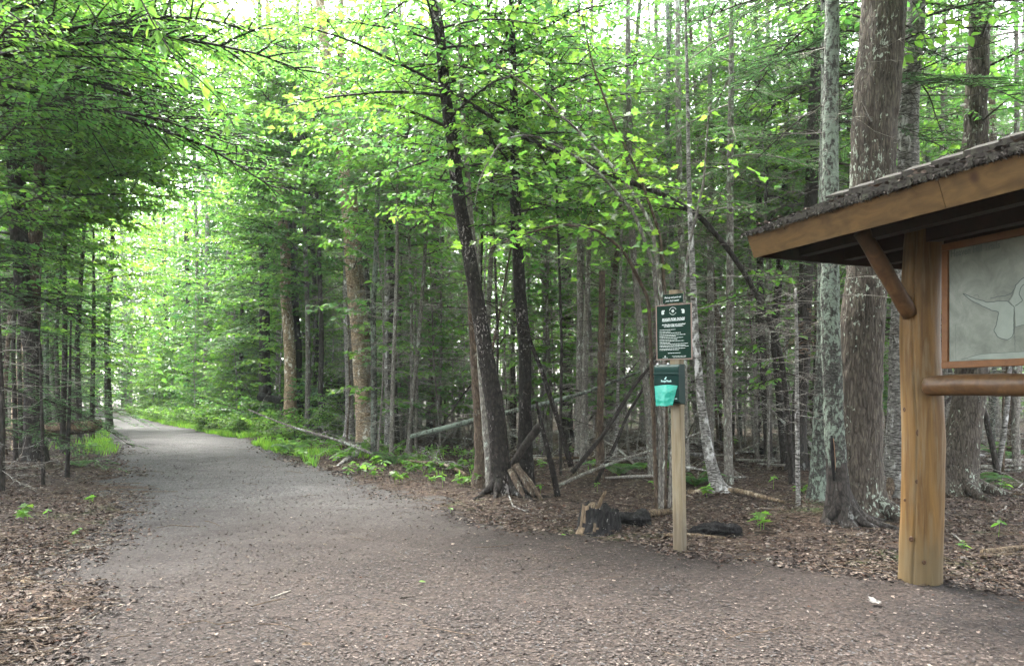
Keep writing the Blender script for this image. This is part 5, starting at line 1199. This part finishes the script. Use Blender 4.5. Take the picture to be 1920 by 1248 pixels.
for (px, py, k, s_, lab) in ((38, 985, 3, 1.0, 'green seedling low in the leaf litter at the left margin'), (158, 952, 1, .9, 'single bright seedling nearest the left edge of the path'), (98, 975, 2, .7, 'small pale seedling between two brighter ones left of the path'), (145, 1005, 0, .5, 'tiny sprout with cool green leaves left of the path'),
                              (152, 880, 4, .8, 'low fern below the fallen log left of the path'), (165, 842, 4, .9, 'bright fern in front of the sawn log end'), (195, 835, 1, 1.2, 'leafy plant at the left path edge beside the log end'),
                              (1160, 898, 4, 1.3, 'dark green fern left of the sign post behind the stump'), (1120, 925, 2, .8, 'small sprig left of the charred stump'), (1230, 925, 0, 1.1, 'drooping seedling between stump and sign post'), (1232, 893, 2, .9, 'pale leaved seedling just behind the sign post'),
                              (1310, 950, 1, 1.5, 'bright maple seedling right of the sign post above the burnt log'), (1430, 1000, 3, 1.1, 'small maple seedling alone in the litter right of the burnt log'), (1888, 1015, 2, 1.0, 'seedling beside the peeled sticks at the right margin'), (1800, 1032, 0, .6, 'tiny seedling right of the kiosk post foot'),
                              (1005, 935, 2, .8, 'cool green seedling at the foot of the leaning cherry roots'), (1020, 880, 0, 1.3, 'flat leaved plant right of the upright dark cherry'), (1100, 880, 1, 1.3, 'leafy plant left of the knobbly snag base'), (845, 965, 2, .5, 'grassy sprig at the path edge below the leaning cherry')):
    put(k, *atpx(px, py), lab, None, s_)
r = np.random.default_rng(660); n_ = 0
while n_ < 190:
    D = r.uniform(12, 27); px = r.uniform(500, 935); x = (px - CX) / F * D; e = float(edge(np.array(x), np.array(D)))
    if not (.1 < e < 4.2): continue
    n_ += 1
    k = int(r.choice([0, 1, 2, 3, 4], p=[.30, .30, .19, .19, .02])); put(k, x, D, 'low fern in the green patch between path and leaning cherry' if k == 4 else 'low leafy plant in the green patch between path and leaning cherry', 'ferns in the green patch' if k == 4 else 'leafy plants in the green patch', r.uniform(.8, 1.7))
n_ = 0
while n_ < 50:
    D = r.uniform(11, 30); px = r.uniform(1000, 1900); x = (px - CX) / F * D
    if float(edge(np.array(x), np.array(D))) < .8: continue
    n_ += 1; put(int(r.integers(0, 5)), x, D, 'small green plant scattered on the forest floor behind the sign post', 'small plants on the forest floor', r.uniform(.7, 1.5))
# grass along the bank and small green ground cover
mb = MB(); n = 30000
y = 12 * (62 / 12) ** rng.uniform(0, 1, n) ** .75; off = rng.exponential(.9, n); x = xr(y) + .1 + off * 1.2
k = (edge(x, y) > .1) & ((y > 27) | (vn(x * 1.4, y * .9, 3) > .28)) & (rng.uniform(0, 1, n) < sstep(11, 24, y) * .9 + .15); x, y = x[k], y[k]; n = len(x)
y2 = rng.uniform(19, 42, 2600); x2 = xl(y2) - .2 - rng.exponential(.5, 2600) * 1.3; k = vn(x2 * 1.1, y2 * .7, 6) > .05; x = np.concatenate([x, x2[k]]); y = np.concatenate([y, y2[k]]); n = len(x)
a = rng.uniform(0, 2 * PI, n); h = rng.uniform(.08, .34, n) * (.6 + .5 * sstep(-.5, .5, vn(x * .8, y * .8, 17)))
place(mb, T_NEED, np.stack([x, y, gh(x, y)], 1), np.stack([np.cos(a) * .5, np.sin(a) * .5, np.ones(n)], 1), np.stack([np.cos(a), np.sin(a), -.3 + 0 * a], 1), h, 0, rng.uniform(.05, .16, n))
tag(obj('grass', mb, M['grass']), 'bright green grass and weeds along the banks of the path', 'grass', kind='stuff')

# ------------------------------------------------------------------ dead wood lying about
def log(name, label, cat, pts, bk, seg=14, rough=.08, group=None, flare=0., seed=None):
    """pts: rows of x,y,z,radius"""
    PR = np.array(pts, float); c_ = PR.mean(0)
    root = thing(name, (PR[0, 0], PR[0, 1], max(0, PR[0, 2] - PR[0, 3])), label, cat, group)
    mb = MB(); P, R = trunk_mesh(mb, PR, seg, max(.03, PR[0, 1] * .006), rough, flare, seed=seed or int(abs(PR[0, 0]) * 50)); obj('trunk' if cat == 'log' else 'stem', mb, M[bk], root, True)
    return root, P, R
def pl(px, py, D, w): p = W(px, py, D); return [*p, w / 2 / F * D]
root, P, R = log('fallen_log', 'thick sawn log pointing at the path on the left', 'log', [pl(-40, 812, 20.5, 17), pl(60, 804, 20.3, 19), pl(186, 796, 20, 20)], 'rot', 16)
log('fallen_log', 'second thinner log lying under the sawn log on the left', 'log', [pl(20, 820, 20.8, 10), pl(180, 806, 20.6, 9)], 'brown', 12)
log('fallen_log', 'black fallen trunk between the tan birch pair and big birch', 'log', [pl(485, 742, 29.8, 14), pl(560, 758, 29.4, 14), pl(655, 776, 29, 13)], 'char', 12)
log('fallen_log', 'pale leaning log crossing behind the dark cherries', 'log', [pl(770, 818, 16.5, 9), pl(890, 787, 16, 10), pl(1000, 762, 15.6, 9), pl(1100, 735, 15.2, 7), pl(1215, 690, 14.8, 4)], 'lichen', 14)
log('dead_branch', 'thick broken dark limb propped against the upright dark cherry', 'branch', [pl(962, 872, 11.3, 13), pl(985, 834, 11.3, 15), pl(1012, 797, 11.2, 16)], 'dark', 12)
log('dead_branch', 'dark slanting pole leaning left of the sign post', 'branch', [pl(1072, 886, 12.2, 9), pl(1130, 816, 12.2, 8), pl(1190, 722, 12.2, 7), pl(1222, 684, 12.2, 5)], 'dark', 10)
log('dead_branch', 'thin dark stem slanting right of the upright dark cherry', 'branch', [pl(1072, 874, 13, 11), pl(1050, 800, 13, 10), pl(1020, 710, 13, 9), pl(990, 630, 13, 7), pl(985, 560, 13, 5)], 'cherry', 10)
log('dead_branch', 'short black broken stem between upright cherry and snag', 'branch', [pl(1046, 930, 11, 12), pl(1034, 870, 11, 11), pl(1016, 800, 11, 8), pl(1006, 752, 11, 6)], 'cherry', 10)
for i, (a, b) in enumerate((((968, 870), (1000, 930)), ((972, 880), (1018, 938)), ((955, 880), (985, 935)))):
    log('dead_branch', ['rotten slab leaning at the foot of the cherries', 'longest rotten slab beside the leaning cherry roots', 'short rotten slab against the leaning cherry'][i], 'branch', [pl(*a, 10.8, 12), pl((a[0] + b[0]) / 2, (a[1] + b[1]) / 2, 10.7, 13), pl(*b, 10.6, 5)], 'brown', 10, .2)
def ground_stick(label, pts, w, bk, name='stick', cat='stick', lift=.0, group=None):
    q = []
    for (px, py) in pts:
        x, y = atpx(px, py); q.append([x, y, max(float(gh(x, y)), 0) + w + lift, w])
    q[-1][3] *= .5
    return log(name, label, cat, q, bk, 8, .08, group)
ground_stick('short peeled log behind the charred stump', [(1185, 985), (1225, 978), (1268, 975)], .05, 'rot', 'fallen_log', 'log')
ground_stick('straight pale stick lying across the foot of the sign post', [(1245, 1012), (1300, 1014), (1360, 1016)], .022, 'rot')
ground_stick('long pale pole on the litter right of the sign post', [(1290, 938), (1380, 946), (1470, 962)], .04, 'rot', 'fallen_log', 'log')
ground_stick('peeled stick at the right margin, the thicker of two', [(1842, 1045), (1890, 1040), (1960, 1035)], .032, 'rot')
ground_stick('peeled stick at the right margin, the thinner of two', [(1838, 1056), (1890, 1055), (1960, 1050)], .018, 'rot')
ground_stick('splintered yellow stick at the lower left corner', [(0, 1180), (60, 1168), (112, 1160)], .014, 'rot')
ground_stick('grey stick below the splintered one at the lower left corner', [(-10, 1192), (50, 1186), (98, 1178)], .012, 'twig')
ground_stick('branched twig lying at the left path edge', [(105, 1040), (160, 1028), (205, 1022)], .012, 'twig')
ground_stick('dark stick under the branched twig left of the path', [(55, 1058), (110, 1048), (150, 1036)], .012, 'dtwig')
ground_stick('crooked grey branch in the litter right of the kiosk post', [(1860, 980), (1885, 955), (1910, 915), (1925, 900)], .012, 'twig')
ground_stick('stick leaning along the litter behind the kiosk post', [(1760, 1000), (1790, 1012), (1808, 1025)], .012, 'twig')
ground_stick('white forked twig at the foot of the leaning cherry', [(954, 940), (962, 960), (985, 968)], .011, 'pbirch')
ground_stick('small dark stick in the middle of the path', [(750, 1122), (766, 1120), (782, 1117)], .008, 'dtwig')
ground_stick('stick lying on the left half of the path', [(508, 1122), (530, 1114), (545, 1108)], .008, 'twig')
for i, (a, b, c2, D_) in enumerate(((1380, 868, 1500, 0), (1290, 800, 1420, 0), (1400, 795, 1560, 0), (1520, 880, 1420, 0), (1780, 830, 1940, 0), (1760, 815, 1960, 0), (1230, 905, 1120, 0), (1000, 870, 900, 0), (700, 845, 610, 0), (1850, 870, 1960, 0))):
    ground_stick(['grey branch on the litter below the kiosk roof tip', 'weathered log far back right of the sign post', 'weathered log in the background left of the lichen trunk', 'branch lying left of the pale lichen trunk', 'fallen pole in the sunny patch under the kiosk map', 'farther fallen pole in the sunny patch under the map', 'branch on the ground left of the sign post', 'branch behind the leaning cherry', 'pale branch right of the big birch roots', 'dead branch right of the forked stem'][i], [(a, b), ((a + c2) / 2, b + random.uniform(-3, 3)), (c2, b + random.uniform(-8, 8))], [.03, .09, .10, .03, .05, .06, .03, .04, .035, .03][i], ['twig', 'grey', 'grey', 'twig', 'grey', 'grey', 'twig', 'twig', 'rot', 'twig'][i], 'fallen_branch', 'branch', .03)
r = np.random.default_rng(720); k_ = 0
DSP = []
while k_ < 85:
    D = r.uniform(12, 34); px = r.uniform(600, 1930); x = (px - CX) / F * D
    if float(edge(np.array(x), np.array(D))) < 1.2 or (1180 < px < 1330 and D < 14): continue
    lean = k_ % 2 == 0
    if k_ < 6:
        L = r.uniform(2.5, 5); root = thing('dead_sapling', (0, 0, 0), 'x', 'dead tree'); t = np.linspace(0, 1, 7); tz = (.35 + .25 * k_) if lean else .05
        P_ = np.stack([L * t * math.cos(tz), np.cumsum(r.normal(0, .04, 7)), .04 + L * t * math.sin(tz) + .05 * np.sin(t * 6), r.uniform(.022, .045) * (1 - .6 * t)], 1)
        mb = MB(); P, R = trunk_mesh(mb, P_, 8, .2, .1, 0, seed=720 + k_); obj('stem', mb, M[['grey', 'rot', 'dark', 'grey', 'brown', 'pbirch'][k_]], root, True)
        c = Crown()
        for q in range(16): c.dead(r, P[int(len(P) * r.uniform(.15, .98))], r.uniform(-PI, PI), r.uniform(-.2, 1.0), r.uniform(.3, 1.1), 5, .007)
        c.done(root, M['twig'], [M['needle']]); DSP.append(root); root.location = (x, D, float(gh(x, D))); root.rotation_euler = (0, 0, r.uniform(0, 6.28))
    else: root = dup(DSP[k_ % 6], (x, D, float(gh(x, D))), r.uniform(0, 6.28), r.uniform(.7, 1.2))
    root['label'] = 'thin dead stem leaning at a slant among the background trunks' if lean else 'thin dead stem with bare twigs lying on the forest floor'
    root['group'] = 'dead stems leaning in the woods' if lean else 'dead stems lying on the forest floor'
    k_ += 1
# stump and burnt wood
sx0, sy0 = atpx(1128, 1003)
root = thing('tree_stump', (sx0, sy0 + .16, 0), 'low charred stump with pale rotten left side near the sign post', 'stump')
mb = MB(); n, seg = 16, 40; th = np.arange(seg) * 2 * PI / seg; t = np.linspace(0, 1, n)
topz = .29 + .03 * vn(np.cos(th) * 2, np.sin(th) * 2, 4) + .035 * vn(np.cos(th) * 7, np.sin(th) * 7, 2) + .02 * np.cos(th - 2.6)
rad = (.235 - .035 * t[:, None] + .06 * np.exp(-t[:, None] * 6)) * (1 + .10 * vn(np.cos(th) * 3, np.sin(th) * 3, 5)[None] + .07 * vn(np.cos(th)[None] * 9, np.sin(th)[None] * 9, t[:, None] * 2) + .03 * vn(np.cos(th)[None] * 25, np.sin(th)[None] * 25, t[:, None] * 3))
V = np.stack([sx0 + rad * np.cos(th), sy0 + .16 + rad * np.sin(th), -.04 + t[:, None] * (topz + .04)], -1)
inner = np.stack([sx0 + .10 * np.cos(th), sy0 + .16 + .10 * np.sin(th), topz * .55 + .02 * vn(th * 3, 0, 1)], -1)
Q = (lambda i, j: np.stack([i + j, i + (j + 1) % seg, i + seg + (j + 1) % seg, i + seg + j], -1).reshape(-1, 4))(np.arange(n)[:, None] * seg, np.arange(seg)[None])
side = (np.cos(th[None] - 3.5) + .35 * vn(th[None] * 4, t[:, None] * 3, 1) > .92).reshape(-1)
Vall = np.concatenate([V.reshape(-1, 3), inner]); mb.add(Vall, [Q[~side]], 0); mb.f.append((Q[side], 1)); mb.f.append((np.array([np.arange(seg) + n * seg]), 1))
obj('stump', mb, [M['char'], M['rot']], root, True)
mb = MB(); q = [[sx0 - .02, sy0 + .26, .22, .03], [sx0 + .03, sy0 + .26, .34, .024], [sx0 + .06, sy0 + .26, .41, .018], [sx0 + .09, sy0 + .26, .45, .016]]; trunk_mesh(mb, q, 8, .02, .12, 0); obj('root', mb, M['rot'], root, True)
mb = MB(); q = [[sx0 - .12, sy0 + .14, .24, .03], [sx0 - .09, sy0 + .16, .30, .04], [sx0 - .05, sy0 + .2, .31, .03]]; trunk_mesh(mb, q, 10, .02, .15, 0); obj('root', mb, M['rot'], root, True)
def lump(label, px, py, L, Hh, Wd, seed, name='burnt_log'):
    x0, y0 = atpx(px, py); root = thing(name, (x0, y0 + .1, 0), label, 'log'); mb = MB()
    n, seg = 60, 44; t = np.linspace(-1, 1, n); th = np.arange(seg) * 2 * PI / seg
    pr = np.sqrt(np.maximum(.004, 1 - np.abs(t) ** 2.2)) * (1 + .3 * t); r_ = pr[:, None] * (.85 + .22 * vn(t[:, None] * 1.3 + seed, np.cos(th)[None] * 1.2, np.sin(th)[None] * 1.2) + .26 * vn(t[:, None] * 1.6, np.cos(th)[None] * 6, np.sin(th)[None] * 6 + seed) + .12 * vn(t[:, None] * 6, np.cos(th)[None] * 13, np.sin(th)[None] * 13 + seed) + .06 * vn(t[:, None] * 22, np.cos(th)[None] * 22, np.sin(th)[None] * 22))
    V = np.stack([x0 + t[:, None] * L / 2 + 0 * r_, y0 + .1 + Wd / 2 * r_ * np.cos(th), np.maximum(-.03, Hh * .35 + (Hh * .65) * r_ * np.sin(th) * (1 + .35 * vn(t * 2 + seed, 1, 1)[:, None]))], -1)
    i = np.arange(n - 1)[:, None] * seg; j = np.arange(seg)[None]
    mb.add(V.reshape(-1, 3), [np.stack([i + j, i + (j + 1) % seg, i + seg + (j + 1) % seg, i + seg + j], -1).reshape(-1, 4), np.arange(seg)[::-1][None], (np.arange(seg) + (n - 1) * seg)[None]]); obj('wood', mb, M['char'], root, True)
lump('crumbling black burnt root mass just right of the charred stump', 1186, 992, .46, .22, .36, 1)
lump('long black burnt log right of the sign post foot', 1346, 1012, .58, .18, .28, 5)
lump('flat black wood scrap left of the sign post foot', 1250, 1008, .16, .07, .12, 9)
lump('dark rotten log far back between slim stems', 1440, 852, .9, .22, .4, 12, 'rotten_log')
# yellow and pale leaves fallen on the path
mb = None
for i, (px, py, c_, lab) in enumerate(((1632, 1136, 'pbirch', 'pale silvery leaf lying in front of the kiosk post'), (1052, 1008, 'yellow', 'yellow leaf on the litter left of the stump'), (785, 1098, 'yellow', 'yellow leaf near the middle of the path'), (565, 1218, 'rot', 'cream leaf at the bottom edge of the path'), (38, 1098, 'rot', 'pale tan leaf in the litter at the left margin'))):
    x, y = atpx(px, py); mb = MB(); place(mb, T_MAPLE if i in (0, 4) else T_OVAL, np.array([[x, y, .035]]), np.array([[1, .3, .05]]), np.array([[.1, -.25, 1.]]), [.11 if i in (0, 4) else .06])
    o_ = obj('fallen_leaf', mb, M[c_]); tag(o_, lab, 'leaf')
EXPO = 3.9
HAZE = 0.0004
# ------------------------------------------------------------------ light, sky, camera
SUN_EL, SUN_AZ = math.radians(58), math.radians(-28)     # azimuth from +Y towards +X: high, ahead and to the left
w = bpy.data.worlds.new('World'); SC.world = w; w.use_nodes = True
nt = w.node_tree; nt.nodes.clear()
sky = nd(nt, 'ShaderNodeTexSky', sky_type='NISHITA'); sky.sun_disc = False; sky.sun_elevation = SUN_EL; sky.sun_rotation = SUN_AZ
sky.air_density = 1.0; sky.dust_density = 4.0; sky.ozone_density = 1.0
hs = nd(nt, 'ShaderNodeHueSaturation', i_Saturation=.28); nt.links.new(sky.outputs[0], hs.inputs['Color'])
bg = nd(nt, 'ShaderNodeBackground', i_Strength=.15); nt.links.new(hs.outputs[0], bg.inputs[0])
o = nt.nodes.new('ShaderNodeOutputWorld'); nt.links.new(bg.outputs[0], o.inputs[0])
sl = bpy.data.lights.new('sun', 'SUN'); sl.energy = 1.5; sl.angle = math.radians(20); sl.color = (1, .97, .92)
so = bpy.data.objects.new('sun', sl); COL.objects.link(so)
dv = np.array([math.sin(SUN_AZ) * math.cos(SUN_EL), math.cos(SUN_AZ) * math.cos(SUN_EL), math.sin(SUN_EL)])
from mathutils import Vector
so.rotation_euler = Vector(-dv).to_track_quat('-Z', 'Y').to_euler(); so.location = (-10, 20, 40)
cam = bpy.data.cameras.new('camera'); co = bpy.data.objects.new('camera', cam); COL.objects.link(co)
co.location = (0, 0, EYE); co.rotation_euler = (PI / 2, 0, 0)
cam.sensor_width = 36; cam.lens = F / 1920 * 36; cam.shift_y = (HZ - 624) / 1920; cam.clip_end = 2000; cam.clip_start = .05
SC.camera = co
SC.view_settings.view_transform = 'Standard'; SC.view_settings.look = 'None'; SC.view_settings.gamma = 1; SC.view_settings.use_curve_mapping = False
SC.view_settings.exposure = EXPO
cy = SC.cycles
cy.max_bounces = 7; cy.diffuse_bounces = 4; cy.glossy_bounces = 2; cy.transmission_bounces = 6; cy.transparent_max_bounces = 4
cy.caustics_reflective = False; cy.caustics_refractive = False; cy.sample_clamp_indirect = 8
cy.use_adaptive_sampling = True; cy.adaptive_threshold = .015

# ------------------------------------------------------------------ thin haze volume added to lift the dark woods
V = np.array([(x, y, z) for z in (-2.5, 34) for (x, y) in ((-130, -45), (130, -45), (130, 125), (-130, 125))], float)
hz = MB().add(V, [np.array([[3, 2, 1, 0], [4, 5, 6, 7], [0, 1, 5, 4], [1, 2, 6, 5], [2, 3, 7, 6], [3, 0, 4, 7]])])
m, nt = mat('haze_air')
pv = nd(nt, 'ShaderNodeVolumePrincipled'); pv.inputs['Color'].default_value = (.80, .93, .86, 1); pv.inputs['Density'].default_value = HAZE; pv.inputs['Anisotropy'].default_value = .2
o = nt.nodes.new('ShaderNodeOutputMaterial'); nt.links.new(pv.outputs[0], o.inputs['Volume'])
if HAZE > 0: tag(obj('haze', hz, m), 'thin pale haze added between the trees to lift the dark woods', 'haze', kind='stuff')
cy.volume_bounces = 0; cy.volume_step_rate = 4
